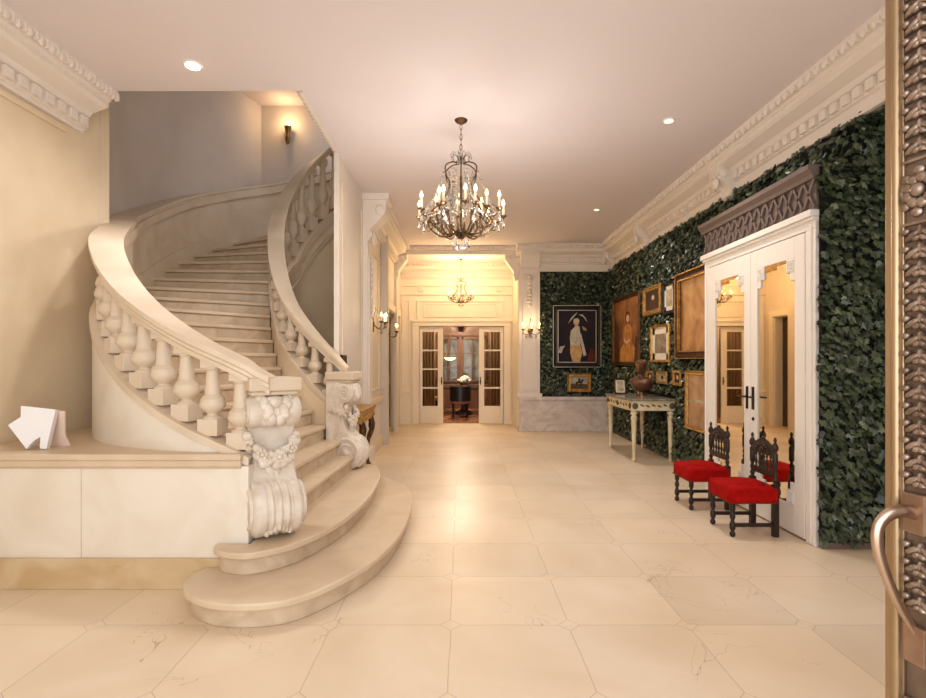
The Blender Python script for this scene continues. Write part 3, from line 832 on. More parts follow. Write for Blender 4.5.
for x0,x1 in ((-1.42,-.76),(-.72,-.06),(.02,.68),(.72,1.42)):
    f=MB()
    for (a,b_,c0,c1) in ((x0,x1,.8,.86),(x0,x1,2.15,2.22),(x0,x0+.06,.8,2.22),(x1-.06,x1,.8,2.22)): f.box(a,b_,-.09,-.05,c0,c1)
    for z in (1.25,1.7): f.box(x0,x1,-.085,-.055,z,z+.02)
    f.box((x0+x1)/2-.01,(x0+x1)/2+.01,-.085,-.055,.8,2.2)
    fo=f.build('glazed_door',M['midwood'],bk,bevel=.004)
    MB().box(x0+.05,x1-.05,-.065,-.06,.85,2.16).build('door_glass',M['caseglass'],fo)
for x0,x1 in ((-2.3,-1.7),(1.7,2.3)): pass
tb=thing('dining_table','round dark dining table under the white flowers beyond the double door','table',(.08,14.9,0))
MB().lathe([(.66,.70),(.68,.715),(.68,.735),(.65,.745)],40).build('table_top',M['darkwood'],tb,smooth=True)
MB().lathe([(.26,0),(.24,.05),(.09,.10),(.06,.3),(.10,.4),(.07,.55),(.2,.70)],20).build('pedestal',M['darkwood'],tb,smooth=True)
fl=thing('flower_vase','bowl of white flowers standing on the dark dining table','flowers',(.09,14.75,.745))
MB().lathe([(.07,0),(.11,.05),(.12,.10),(.10,.12)],16).build('bowl',M['glass'],fl,smooth=True)
rnd=random.Random(5); m=MB()
for i in range(46):
    a=rnd.uniform(0,2*PI); r=rnd.uniform(0,.17); m.ell((r*cos(a),r*sin(a),.14+.16*(1-(r/.18)**2)**.5*rnd.uniform(.4,1.0)),(.045,.045,.038),7,5)
m.build('blossom',M['petal'],fl,smooth=True)
m=MB()
for i in range(14): a=rnd.uniform(0,2*PI); m.ell((.13*cos(a),.13*sin(a),.12),(.05,.05,.02),6,4)
m.build('leaves',M['leafg'],fl)
def dchair(loc,rz,lab,backmat):
    c_=thing('dining_chair',lab,'chair',loc,rz,'chairs round the far dining table')
    m=MB()
    for i in range(9):
        a0=R(200+140*i/9); a1=R(200+140*(i+1)/9)
        m.prism([(.29*cos(a0),.29*sin(a0)),(.29*cos(a1),.29*sin(a1)),(.24*cos(a1),.24*sin(a1)),(.24*cos(a0),.24*sin(a0))],.44,.82)
    m.build('backrest',M[backmat],c_,smooth=True)
    MB().lathe([(.24,.36),(.27,.38),(.27,.45),(.22,.48)],20).build('seat',M['floral'],c_,smooth=True)
    for x,y in ((-.19,-.16),(.19,-.16),(-.17,.17),(.17,.17)):
        MB().lathe([(.015,0),(.02,.2),(.028,.37)],8,O=(x,y,0)).build('leg',M['darkwood'],c_,smooth=True)
dchair((-.02,13.85,0),0,'black leather tub chair with its back to the double door','leather')
dchair((-.85,14.85,0),R(-90),'patterned pink dining chair left of the dark table beyond the door','floral')
dchair((.98,14.75,0),R(90),'patterned pink dining chair right of the dark table beyond the door','floral')
pn=thing('pendant_lamp','glowing shallow alabaster dish lamp hanging in the far dining room','lamp',(-.32,15.5,1.5))
MB().lathe([(.02,-.02),(.11,.01),(.17,.05),(.18,.065),(.0,.065)],28).build('dish',M['alabaster'],pn,smooth=True)
m=MB()
for k in range(3): a=2*PI*k/3; m.tube([(.24*cos(a),.24*sin(a),.08),(0,0,.6)],.006,6)
m.tube([(0,0,.6),(0,0,1.8)],.008,6); m.build('chain',M['brass'],pn)
for x,sg,nm in ((-.95,-1,'brown curtain hanging behind the left glazed door leaf'),(.98,1,'brown curtain hanging behind the right glazed door leaf')):
    m=MB(); pts=[(x-.30+.6*i/40, 13.1+.05*sin(i*1.25)) for i in range(41)]
    m.add([(p[0],p[1],.05) for p in pts]+[(p[0],p[1],2.9) for p in pts],[(i,i+1,42+i,41+i) for i in range(40)])
    o=m.build('curtain',M['curtain'],None,smooth=True); sd=o.modifiers.new('thick','SOLIDIFY'); sd.thickness=.012
    tag(o,nm,'curtain')

# ------------------------------------------------------------------ lamps
crys=MB(); crys.add([(0,0,0),(.009,0,-.02),(0,.009,-.02),(-.009,0,-.02),(0,-.009,-.02),(.014,0,-.045),(0,.014,-.045),(-.014,0,-.045),(0,-.014,-.045),(0,0,-.07)],
  [(0,1,2),(0,2,3),(0,3,4),(0,4,1),(1,5,6,2),(2,6,7,3),(3,7,8,4),(4,8,5,1),(9,6,5),(9,7,6),(9,8,7),(9,5,8)])
crys_o=crys.build('crystal_drop',M['crystal']); COL.objects.unlink(crys_o)
def add_bulb_set(parent, x, y, z, big=1):
    """candle cup, sleeve and flame bulb as sub-parts of an arm"""
    MB().lathe([(.008,-.02),(.03,-.005),(.036,.008),(.012,.012)],12,O=(x,y,z)).build('drip_pan',M['chand'],parent,smooth=True)
    MB().lathe([(.011,.0),(.011,.10*big)],10,O=(x,y,z+.008)).build('candle',M['candle'],parent,smooth=True)
    MB().lathe([(.006,0),(.015,.012),(.017,.026),(.010,.048),(.002,.066)],10,O=(x,y,z+.108*big)).build('bulb',M['bulb'],parent,smooth=True)
def strand(p0,p1,sag,n,r=.011):
    m=MB()
    for i in range(n):
        t=(i+.5)/n; x=p0[0]+(p1[0]-p0[0])*t; y=p0[1]+(p1[1]-p0[1])*t; z=p0[2]+(p1[2]-p0[2])*t-sag*4*t*(1-t)
        rr=r*(.8+.4*(i%2)); m.add([(x+rr,y,z),(x,y+rr,z),(x-rr,y,z),(x,y-rr,z),(x,y,z+rr*1.2),(x,y,z-rr*1.2)],[(0,1,4),(1,2,4),(2,3,4),(3,0,4),(1,0,5),(2,1,5),(3,2,5),(0,3,5)])
    return m
def chandelier(loc, lab, sc, n_out, n_in, chain):
    c_=thing('chandelier',lab,'chandelier',loc,0,'crystal chandeliers',sc)
    MB().lathe([(.0,-.045),(.02,-.04),(.055,-.02),(.065,-.005),(.065,0)],20).build('canopy',M['chand'],c_,smooth=True)
    m=MB(); nl=max(3,int(chain/.045))
    for i in range(nl):
        z=-.045-(i+.5)*chain/nl; a=(i%2)*PI/2
        m.tube([(.011*cos(t)*cos(a),.011*cos(t)*sin(a),z+.03*sin(t)) for t in [2*PI*k/10 for k in range(10)]],.0035,5,closed=True)
    m.build('chain',M['chand'],c_)
    zt=-.045-chain        # top of body
    MB().lathe([(.004,-.75),(.009,-.72),(.016,-.60),(.006,-.5),(.010,-.3),(.006,-.1),(.005,0)],10,O=(0,0,zt)).build('stem',M['chand'],c_,smooth=True)
    # crown of crystal sprays
    m=MB()
    for k in range(10):
        a=2*PI*k/10; m.tube([(.02*cos(a),.02*sin(a),zt-.06),(.05*cos(a),.05*sin(a),zt-.0),(.10*cos(a),.10*sin(a),zt+.01)],[.003,.003,.002],5)
    m.build('crown_spray',M['chand'],c_)
    for k in range(10):
        a=2*PI*k/10; copy_part(crys_o,c_,(.10*cos(a),.10*sin(a),zt+.015))
    MB().lathe([(.01,-.10),(.05,-.085),(.06,-.075),(.02,-.06)],16,O=(0,0,zt)).build('crown_dish',M['crystal'],c_,smooth=True)
    # cage ribs
    nr=6
    for k in range(nr):
        a=2*PI*(k+.5)/nr
        pr=catmull([(.02,-.09),(.10,-.09),(.175,-.14),(.165,-.23),(.125,-.31),(.155,-.40),(.25,-.53),(.34,-.62)],5)
        MB().tube([(p[0]*cos(a),p[0]*sin(a),zt+p[1]) for p in pr],.0068,6).build('cage_rib',M['chand'],c_,smooth=True)
    # arms
    zc=zt-.58
    def arm(a,r,z,big):
        pr=catmull([(.04,zt-.76),(.10,zt-.80),(r*.5,zt-.80),(r*.78,zt-.70),(r*.72,zt-.63),(r*.86,zt-.66),(r,z-.03),(r,z-.01)],5)
        o=MB().tube([(p[0]*cos(a),p[0]*sin(a),p[1]) for p in pr],.0085,6).build('arm',M['chand'],c_,smooth=True)
        add_bulb_set(o,r*cos(a),r*sin(a),z,big)
        q=MB().tube([((r*.78+.045*cos(t))*cos(a),(r*.78+.045*cos(t))*sin(a),zt-.70+.045*sin(t)) for t in [i*.5 for i in range(11)]],.005,5).build('scroll',M['chand'],o,smooth=True)
        for dr,dz in ((0,-.035),(-.05,-.075)):
            copy_part(crys_o,c_,((r+dr)*cos(a),(r+dr)*sin(a),z+dz),None,(1.15,1.15,1.3))
    for k in range(n_out): arm(2*PI*(k+.2)/n_out,.43,zt-.60,1)
    for k in range(n_in): arm(2*PI*(k+.65)/n_in,.27,zt-.545,1)
    for k in range(n_out):
        a=2*PI*(k+.2)/n_out; b_=2*PI*(k+1.2)/n_out
        strand((.17*cos(a),.17*sin(a),zt-.14),(.40*cos(a),.40*sin(a),zt-.60),.07,16).build('bead_strand',M['crystal'],c_)
        strand((.42*cos(a),.42*sin(a),zt-.62),(.42*cos(b_),.42*sin(b_),zt-.62),.06,12).build('bead_strand',M['crystal'],c_)
        strand((.13*cos(a),.13*sin(a),zt-.18),(.16*cos(a),.16*sin(a),zt-.62),-.0,16,.013).build('bead_strand',M['crystal'],c_)
    for q,(r_,dz,nn) in enumerate(((.10,-.22,8),(.13,-.40,9),(.17,-.50,10),(.12,-.62,7))):
        for k in range(nn if n_out>8 else 0):
            a=2*PI*(k+.5*q)/nn; copy_part(crys_o,c_,(r_*cos(a),r_*sin(a),zt+dz),None,(1.3,1.3,1.3))
    # centre bowl and bottom ball
    m=MB()
    for k in range(10):
        a=2*PI*k/10; m.tube([(.03*cos(a),.03*sin(a),zt-.83),(.10*cos(a),.10*sin(a),zt-.76),(.13*cos(a),.13*sin(a),zt-.68)],[.008,.014,.004],5)
    m.build('leaf_bowl',M['chand'],c_,smooth=True)
    MB().ell((0,0,zt-.93),.042,14,10).build('bottom_ball',M['crystal'],c_,smooth=True)
    for k in range(6):
        a=2*PI*k/6; copy_part(crys_o,c_,(.08*cos(a),.08*sin(a),zt-.83),None,(1.4,1.4,1.5))
    return zt
zt=chandelier((0,5.28,ZC),'large crystal chandelier with lit candle bulbs hanging in the middle of the hall',1,9,6,.30)
chandelier((0,11.75,3.74),'small crystal chandelier glowing before the glazed double door',.66,8,0,.62)

def sconce(loc, side, lab, n=3, crystal=True, sc=1):
    s_=thing('wall_sconce',lab,'wall lamp',loc,{'back':0,'left':PI/2,'right':-PI/2}[side],'wall sconces',sc)
    m=MB(); m.lathe([(.0,0),(.05,.0),(.055,.012),(.03,.025),(.012,.03)],16,Matrix.Rotation(PI/2,4,'X')@Matrix.Identity(4)); m.box(-.02,.02,-.02,0,-.14,.12)
    m.build('backplate',M['brass'],s_,smooth=True)
    for k in range(n):
        t=(k-(n-1)/2)/max(1,(n-1)/2) if n>1 else 0
        x=t*.17; y=-.16-.05*(1-abs(t))
        pr=catmull([(0,-.02,-.02),(x*.4,y*.5,-.09),(x*.9,y*.9,-.07),(x,y,-.0)],6)
        o=MB().tube(pr,.007,6).build('arm',M['brass'],s_,smooth=True)
        add_bulb_set(o,x,y,.01,.8)
        if crystal:
            copy_part(crys_o,s_,(x,y,-.02)); copy_part(crys_o,s_,(x*.6,y*.7,-.08),None,(1.2,1.2,1.4))
    if crystal:
        for t in (-1,1): strand((0,-.04,.16),(t*.16,-.16,.0),.02,10,.009).build('bead_strand',M['crystal'],s_)
        m=MB(); m.tube([(0,-.01,.1),(0,-.05,.22),(0,-.04,.25)],.006,6); m.build('stem',M['brass'],s_)
sconce((1.45,YB-.09,2.12),'back','lit crystal wall sconce on white pilaster beside the ivy end wall',3)
sconce((XW+.02,8.35,2.08),'left','brass wall sconce on left wall beyond the bracket capital',3)
sconce((XW+.02,9.92,2.02),'left','small brass wall sconce beside the dark panelled door',2,False)
# torch sconce up the stair
s_=thing('wall_sconce','torch shaped wall lamp glowing high in the stairwell','wall lamp',(-3.02,9.335,5.45),0,'wall sconces')
MB().lathe([(.0,-.2),(.03,-.17),(.045,-.1),(.03,-.02),(.05,.06),(.065,.12)],14,O=(0,-.1,0)).build('torch',M['brass'],s_,smooth=True)
m=MB(); m.tube([(0,0,-.05),(0,-.1,-.05)],.012,8); m.build('bracket',M['brass'],s_)
MB().ell((0,-.1,.14),(.045,.045,.05),12,8).build('bulb',M['bulb'],s_,smooth=True)

def downlight(x,y,lab,r,lit):
    d_=thing('ceiling_light',lab,'ceiling light',(x,y,ZC),0,'round lights set in the ceiling')
    MB().lathe([(r*.8,-.012),(r,-.008),(r*1.05,0)],28).build('trim_ring',M['plastic'],d_,smooth=True)
    MB().lathe([(r*.78,-.016),(r*.78,-.006)],24).build('lens',(M['bulbw'] if lit == 1 else M['dimlens']),d_,smooth=True)
downlight(-2.17,4.29,'lit recessed downlight in the ceiling above the stair ledge',.07,True)
downlight(2.07,5.28,'small round ceiling light right of the large chandelier',.055,2)
downlight(2.15,8.4,'small round ceiling light toward the ivy end wall',.05,2)

# ------------------------------------------------------------------ furniture
def hall_chair(loc, lab):
    c_=thing('hall_chair',lab,'chair',loc,-PI/2,'red velvet side chairs')
    # local: front toward -y, width along x
    W,D=.205,.20
    m=MB(); m.box(-W,W,-D-.02,D,.278,.425)
    s_=m.build('seat',M['red'],c_,smooth=True,bevel=.03,seg=4)
    cu=MB(); cu.ell((0,-.01,.41),(.19,.19,.045),20,8); cu.build('cushion',M['red'],s_,smooth=True)
    nl=MB()
    for i in range(16):
        x=-W+.01+i*(2*W-.02)/15; nl.ell((x,-D-.024,.293),.006,6,4)
        y=-D+i*(2*D-.02)/15; nl.ell((-W-.004,y,.293),.006,6,4); nl.ell((W+.004,y,.293),.006,6,4)
    nl.build('nail_trim',M['nail'],s_)
    for sx in (-1,1):
        MB().lathe([(.012,0),(.022,.01),(.024,.03),(.012,.05),(.02,.06),(.024,.075),(.024,.11),(.018,.12),(.014,.14),(.024,.17),(.018,.20),(.013,.21),(.022,.23),(.023,.245),(.023,.31)],12,O=(sx*(W-.03),-D+.015,0)).build('leg',M['darkwood'],c_,smooth=True)
        m=MB(); m.box(sx*(W-.03)-.022,sx*(W-.03)+.022,D-.045,D-.001,0,.44)
        m.lathe([(.02,.44),(.013,.455),(.022,.475),(.012,.50),(.02,.53),(.012,.56),(.022,.585),(.022,.70),(.012,.715),(.025,.735),(.027,.76),(.014,.79),(.008,.80),(.015,.815),(.006,.84)],12,O=(sx*(W-.03),D-.023,0))
        m.build('back_post',M['darkwood'],c_,smooth=True)
        st_=MB(); st_.box(sx*(W-.03)-.014,sx*(W-.03)+.014,-D+.01,D-.02,.085,.115); st_.build('stretcher',M['darkwood'],c_,bevel=.004)
    m=MB(); m.box(-W+.03,W-.03,D-.036,D-.012,.505,.545)
    for i in range(9): m.ell((-.15+i*.0375,D-.024,.50),(.014,.012,.012),6,4)
    m.build('lower_rail',M['darkwood'],c_,smooth=True)
    for i in range(5):
        x=-.112+i*.056
        MB().lathe([(.011,.545),(.007,.56),(.013,.59),(.007,.62),(.006,.645),(.012,.66),(.008,.675)],10,O=(x,D-.024,0)).build('spindle',M['darkwood'],c_,smooth=True)
    top=[(-W+.03,.675)]+[(-W+.03+(2*W-.06)*i/20, .725+.075*sin(PI*i/20)+.008*abs(sin(PI*i/2.5))) for i in range(21)]+[(W-.03,.675)]
    m=MB(); m.prism(top,D-.036,D-.012,(0,0,0),(1,0,0),(0,0,1),(0,1,0))
    for i in range(9):
        a=PI*i/8; m.ell((-.10*cos(a),D-.038,.695+.055*sin(a)),(.017,.01,.015),7,5)
    m.ell((0,D-.04,.715),(.035,.012,.03),10,6); m.ell((0,D-.024,.81),(.03,.014,.02),8,5)
    m.build('crest_rail',M['darkwood'],c_,smooth=True)
    return c_
hall_chair((2.49,4.675,0),'red velvet carved wooden chair nearest the camera, before the right mirrored door leaf')
hall_chair((2.49,5.48,0),'red velvet carved wooden chair farther back, nearer the painted console table')

# painted console table
ct=thing('console_table','cream painted console table with marble top against the ivy wall','table',(2.82,8.42,0))
def plate(hx,hy,bow): 
    return [(-hx,-hy),(-hx+.02,-hy),(hx,-hy),(hx,hy),(-hx+.02,hy),(-hx,hy),(-hx-bow,hy*.5),(-hx-bow,-hy*.5)]
m=MB(); m.prism(plate(.345,.70,.03),.90,.93); m.build('table_top',M['tablemarble'],ct,bevel=.008)
m=MB(); m.prism(plate(.315,.66,.02),.755,.90); m.prism(plate(.33,.675,.025),.885,.90); m.prism(plate(.32,.665,.02),.755,.77); m.build('apron',M['cream'],ct,bevel=.004)
m=MB()
for (x,y,ax) in ((-.27,-.663,'y'),(.27,-.663,'y'),(-.325,-.58,'x'),(-.325,.58,'x'),(-.335,0,'x')):
    rr=(.045,.012,.045) if ax=='y' else (.012,.045,.045); m.ell((x,y,.825),rr,14,8)
m.build('rosette',M['olive'],ct,smooth=True)
m=MB()
for i in range(5):
    x=-.17+i*.085; m.ell((x,-.663,.835-.012*(i%2)),(.034,.008,.013),8,5,Matrix.Rotation(R(25),4,'Y'))
for i in range(8):
    y=-.45+i*.128; m.ell((-.338,y,.835-.012*(i%2)),(.008,.045,.013),8,5,Matrix.Rotation(R(25),4,'X'))
m.build('swag',M['olive'],ct,smooth=True)
for x,y in ((-.27,-.605),(.27,-.605),(-.27,.605),(.27,.605)):
    m=MB(); m.box(x-.045,x+.045,y-.045,y+.045,.755,.80)
    m.lathe([(.018,0),(.03,.02),(.03,.05),(.02,.06),(.024,.09),(.04,.60),(.046,.66),(.03,.68),(.05,.71),(.05,.73),(.035,.755)],14,O=(x,y,0))
    m.build('leg',M['cream'],ct,smooth=True)
# bronze bust on the table: lofted rings in one skin
bu=thing('bust','brown bronze bust of a person with curled hair on the console table','sculpture',(2.84,8.35,.93),R(-32))
ringd=[(0,.085,.075,0,0),(.03,.085,.075,0,0),(.04,.055,.05,0,0),(.07,.038,.038,0,0),(.085,.05,.045,0,0),(.10,.10,.06,0,0),(.15,.145,.085,0,0),(.21,.172,.10,0,0),(.25,.178,.095,0,0),(.275,.165,.08,0,0),(.292,.12,.07,0,0),(.305,.066,.058,0,-.005),(.325,.046,.05,0,-.012),(.352,.043,.05,0,-.02),(.364,.04,.06,0,-.036),(.38,.052,.082,0,-.042),(.41,.066,.096,0,-.036),(.455,.077,.103,0,-.026),(.50,.079,.10,0,-.018),(.535,.07,.086,0,-.014),(.562,.05,.06,0,-.012),(.578,.014,.016,0,-.012)]
m=MB(); vs=[];sg=20
for z,rx,ry,ox,oy in ringd:
    for i in range(sg):
        a=2*PI*i/sg; q=0
        if .40<z<.46 and abs(a-1.5*PI)<.2: q=.03
        if .20<z<.30: q+= .012*sin(a*6+z*40)
        vs.append((ox+(rx+q*.3)*cos(a), oy+(ry+q)*sin(a), z))
n=len(ringd)
m.add(vs,[(j*sg+i,j*sg+(i+1)%sg,(j+1)*sg+(i+1)%sg,(j+1)*sg+i) for j in range(n-1) for i in range(sg)]+[tuple(range(sg-1,-1,-1)),tuple((n-1)*sg+i for i in range(sg))])
m.build('figure',M['bronzebust'],bu,smooth=True)
m=MB(); rnd=random.Random(2)
for i in range(60):
    a=rnd.uniform(0,PI); zz=rnd.uniform(.41,.57); rr=.08*(1-max(0,(zz-.49)/.10)**2)**.5
    m.ell((rr*cos(a)*1.0,-.015+rr*1.15*sin(a),zz),.017,6,5)
for i in range(14):
    a=PI+PI*i/13; m.ell((.072*cos(a),-.018+.086*sin(a),.53),.017,6,5)
m.build('hair',M['bronzebust'],bu,smooth=True)

# gilded console behind the right newel
gc=thing('console_table','gilded console table against wall behind the right stair newel','table',(XW+.16,6.73,0))
m=MB(); m.box(-.155,.09,-.50,.50,.86,.90); m.box(-.155,.08,-.49,.49,.84,.86); m.build('table_top',M['gold'],gc,bevel=.008)
m=MB(); m.box(-.15,.07,-.48,.48,.74,.84)
for i in range(12): m.ell((.073,-.44+i*.08,.78),(.015,.035,.03),8,5)
m.build('apron',M['gold'],gc,smooth=True)
for y in (-.32,.32):
    m=MB(); m.tube(catmull([(.03,y,0),(.06,y,.05),(.0,y,.2),(.02,y,.45),(.07,y,.62),(.04,y,.76)],5),[.03]*3+[.028]*3+[.024]*5+[.026]*5+[.034]*5+[.04]*5,8)
    m.ell((.06,y,.64),(.045,.05,.08),8,6); m.build('leg',M['darkgold'],gc,smooth=True)
m=MB(); m.box(-.15,.05,-.44,.44,.06,.10); m.build('shelf',M['darkgold'],gc,bevel=.01)
ic=MB().box(XW,XW+.035,6.16,6.40,1.40,1.56).build('intercom_panel',M['black'],None,bevel=.006)
tag(ic,'small black wall panel above the gilded console table','panel')

# white folded card on ledge
cd=thing('folded_card','white folded paper card standing open on the stone ledge','card',(-2.90,3.63,.887),R(14))
def slab(name,mt,poly,th,lean,off=(0,0,0),rz=0):
    Mx=Matrix.Translation(off)@Matrix.Rotation(rz,4,'Z')@Matrix.Rotation(lean,4,'X')
    m=MB(); m.prism(poly,-th/2,th/2,(0,0,0),(1,0,0),(0,0,1),(0,1,0)); m.v=[tuple(Mx@Vector(p)) for p in m.v]
    return m.build(name,M[mt],cd,bevel=.003)
slab('front_panel','card',[(-.055,.004),(-.02,.055),(.02,.085),(.022,.004),(.062,.0),(.10,.27),(-.11,.30),(-.105,.225),(-.175,.17)],.05,R(-9),(0,0,0))
slab('back_panel','cardback',[(-.10,.0),(.12,.0),(.10,.075),(.13,.262),(-.11,.298)],.018,R(16),(.02,.16,0),R(-10))

# ------------------------------------------------------------------ pictures
def picture(loc, side, w, h, fw, fm, canvas, lab, cat='painting', name='framed_painting', mat_w=0, depth=.045, line=None, shapes=None, group=None, tilt=0):
    p=thing(name,lab,cat,loc,{'back':0,'left':PI/2,'right':-PI/2}[side],group or 'framed pictures on the ivy walls')
    if tilt: p.rotation_euler=(R(tilt),0,p.rotation_euler[2])
    prof=[(0,0),(0,-depth*.6),(fw*.25,-depth),(fw*.55,-depth*.65),(fw*.8,-depth*.8),(fw,-depth*.4),(fw,0)]
    m=MB()
    x,z=w/2,h/2; cs=[(-x,-z),(x,-z),(x,z),(-x,z)]; inn_=[(1,1),(-1,1),(-1,-1),(1,-1)]
    vs=[]
    for (cx,cz),(ix,iz_) in zip(cs,inn_):
        for u,v in prof: vs.append((cx+ix*u,v,cz+iz_*u))
    k=len(prof); m.add(vs,[(a*k+b,a*k+(b+1)%k,((a+1)%4)*k+(b+1)%k,((a+1)%4)*k+b) for a in range(4) for b in range(k)])
    m.build('frame',M[fm],p,bevel=0)
    if line:
        m=MB()
        for (off,t) in ((-.004,.014),(fw-.012,.018)):
            x0,z0=x-off,z-off
            for (a,b_,c0,c1) in ((-x0,x0,-z0,-z0+t),(-x0,x0,z0-t,z0),(-x0,-x0+t,-z0,z0),(x0-t,x0,-z0,z0)): m.box(a,b_,-depth-.004,-depth*.5,c0,c1)
        m.build('frame_line',M[line],p)
    iw,ih=w/2-fw,h/2-fw
    if mat_w:
        m=MB()
        for (a,b_,c0,c1) in ((-iw,iw,-ih,-ih+mat_w),(-iw,iw,ih-mat_w,ih),(-iw,-iw+mat_w,-ih,ih),(iw-mat_w,iw,-ih,ih)): m.box(a,b_,-depth*.35,-.002,c0,c1)
        m.build('mat_board',M['matboard'],p)
    m=MB(); m.box(-iw-.002,iw+.002,-depth*.25,-.001,-ih-.002,ih+.002); mats=[canvas]
    if shapes:
        for i,(mt,poly) in enumerate(shapes):
            mats.append(mt); m.mi=i+1; y=-depth*.25-.0008*(i+1)
            m.prism([(a*iw,b_*ih) for a,b_ in poly],y,y+.0006,(0,0,0),(1,0,0),(0,0,1),(0,1,0))
    m.build('canvas',mats,p)
    return p
MASKS.append((2.9,3.3,7.70,9.14,.70,1.0)); MASKS.append((1.92,2.93,10.9,11.3,1.33,2.64)); MASKS.append((2.22,2.74,10.9,11.3,.80,1.23))
def ellp(cx,cz,rx,rz,n=14,a0=0,a1=360): return [(cx+rx*cos(R(a0+(a1-a0)*i/n)),cz+rz*sin(R(a0+(a1-a0)*i/n))) for i in range(n+(a1-a0<360))]
P_dark=paint('dark_plum_canvas',(38,24,28),(26,16,18),scale=2)
P_red=paint('dull_red_cloth_paint',(110,34,28),(70,22,20))
P_coat=paint('navy_coat_paint',(26,28,36),(16,17,22))
P_wc=paint('white_waistcoat_paint',(206,196,178),(170,156,138),scale=8)
P_buff=paint('buff_breeches_paint',(206,164,112),(176,132,84),scale=6)
P_skin=paint('pale_skin_paint',(214,180,152),(184,146,118),scale=8)
P_hat=paint('black_hat_paint',(16,15,18),(10,9,10)); P_gold=paint('gold_braid_paint',(190,150,80),(140,104,50),scale=30)
shapes=[(P_red,[(.45,-.95),(.98,-.95),(.98,-.55),(.7,-.45)]),
 (P_hat,[(-.25,-.2),(.25,.3),(.62,.2),(.72,-.5),(.55,-.97),(.3,-.97),(.28,-.5)]),
 (P_coat,[(-.32,.28),(-.08,.42),(.35,.38),(.62,.2),(.66,-.45),(.42,-.55),(.3,.1),(-.25,.15)]),
 (P_wc,[(-.30,.22),(-.05,.42),(.14,.40),(.2,.0),(.2,-.35),(-.32,-.35),(-.36,-.05)]),
 (P_buff,[(-.34,-.35),(.2,-.35),(.30,-.62),(.18,-.99),(-.22,-.99),(-.34,-.65)]),
 (P_wc,[(.12,.1),(.24,.1),(.46,-.55),(.52,-.72),(.36,-.78),(.3,-.55)]),
 (P_gold,[(.28,.40),(.5,.32),(.54,.2),(.34,.26)]),
 (P_wc,[(-.98,-.62),(-.9,-.4),(-.62,-.36),(-.75,-.52),(-.82,-.66)]),
 (P_skin,ellp(-.02,.56,.15,.15)),
 (P_wc,ellp(-.02,.585,.16,.14,10,0,180)),
 (P_hat,[(-.45,.50),(-.30,.70),(.02,.92),(.34,.74),(.55,.55),(.4,.62),(.15,.70),(-.02,.70),(-.25,.66)]),
 (P_wc,[(-.45,.50),(-.30,.72),(.02,.94),(-.02,.86),(-.26,.66)]),
 (P_wc,[(.1,.84),(.34,.76),(.56,.55),(.46,.72),(.3,.86)])]
picture((2.425,YB-.07,1.995),'back',1.0,1.29,.105,'blackframe',P_dark,'large portrait of an officer in a bicorne hat on the ivy end wall',line='silverline',shapes=shapes,depth=.06)
P_sky=paint('cloudy_sky_paint',(176,166,146),(128,122,112),scale=3)
P_grass=paint('brown_field_paint',(96,78,52),(64,52,36),scale=6); P_horse=paint('dark_horse_paint',(44,28,22),(26,16,12))
horse=[(P_grass,[(-1,-1),(1,-1),(1,-.25),(-1,-.15)]),(P_horse,[(-.45,-.1),(-.4,.15),(.15,.2),(.35,.55),(.6,.5),(.5,.3),(.35,0),(.3,-.6),(.22,-.6),(.18,-.1),(-.2,-.12),(-.28,-.6),(-.36,-.6)]),(P_horse,[(-.15,.15),(-.12,.6),(.02,.78),(.12,.6),(.1,.15)])]
picture((2.48,YB-.07,1.026),'back',.50,.40,.075,'gold',P_sky,'small gilt framed picture of a horse and rider below the officer portrait',shapes=horse)
FX=XR-.085
def rp(ya,yb,z0,z1,*a,**k):
    g=.0 if abs(ya-yb)>.6 else .01
    MASKS.append((2.9,3.3,min(ya,yb)-g,max(ya,yb)+g,z0-g-.02,z1+g))
    return picture((FX,(ya+yb)/2,(z0+z1)/2),'right',abs(ya-yb),z1-z0,*a,**k)
P_orange=paint('amber_portrait_canvas',(160,108,62),(96,58,34),(134,84,46),scale=2.2)
P_amber2=paint('ochre_dress_paint',(196,140,74),(150,92,44),scale=4); P_umber=paint('umber_shadow_paint',(84,48,26),(58,32,18),scale=4)
rp(10.75,9.12,1.39,2.71,.07,'darkgold',P_orange,'tall amber toned portrait in a dark frame behind the bronze bust',depth=.06,
   shapes=[(P_umber,[(-1,-1),(-.55,-1),(-.62,.1),(-1,.5)]),(P_umber,[(.45,-.99),(.99,-.99),(.99,-.3),(.7,-.2)]),(P_amber2,[(-.5,-.98),(.6,-.98),(.66,-.55),(.42,-.42),(.48,-.05),(.36,.14),(.12,.22),(-.1,.14),(-.26,-.05),(-.2,-.4),(-.48,-.6)]),(P_umber,ellp(.1,.42,.2,.18)),(P_skin,ellp(.12,.38,.13,.12)),(P_skin,[(-.2,-.3),(.0,-.42),(.3,-.34),(.28,-.27),(.0,-.33),(-.16,-.22)])])
P_dp=paint('brown_head_canvas',(62,44,32),(40,28,22)); 
rp(8.98,8.19,2.23,2.70,.085,'gold',P_dp,'gilt framed dark portrait of a seated woman right of the amber portrait',shapes=[(P_umber,[(-.6,-1),(.6,-1),(.4,0),(-.3,.1)]),(P_skin,ellp(.05,.3,.2,.26))])
P_pale=paint('pale_landscape_print',(206,190,160),(150,132,104),scale=4)
rp(8.12,7.66,2.19,2.66,.05,'blackframe',P_pale,'small dark framed print with pale mat beside the large gold painting',cat='print',name='framed_print',mat_w=.06)
rp(8.62,7.86,1.46,2.05,.045,'gold',paint('grey_print',(170,150,124),(112,96,78),scale=3),'gilt framed print with wide cream mat below the seated woman portrait',cat='print',name='framed_print',mat_w=.10)
P_land=paint('golden_landscape',(214,170,116),(166,116,70),(198,148,94),scale=1.8)
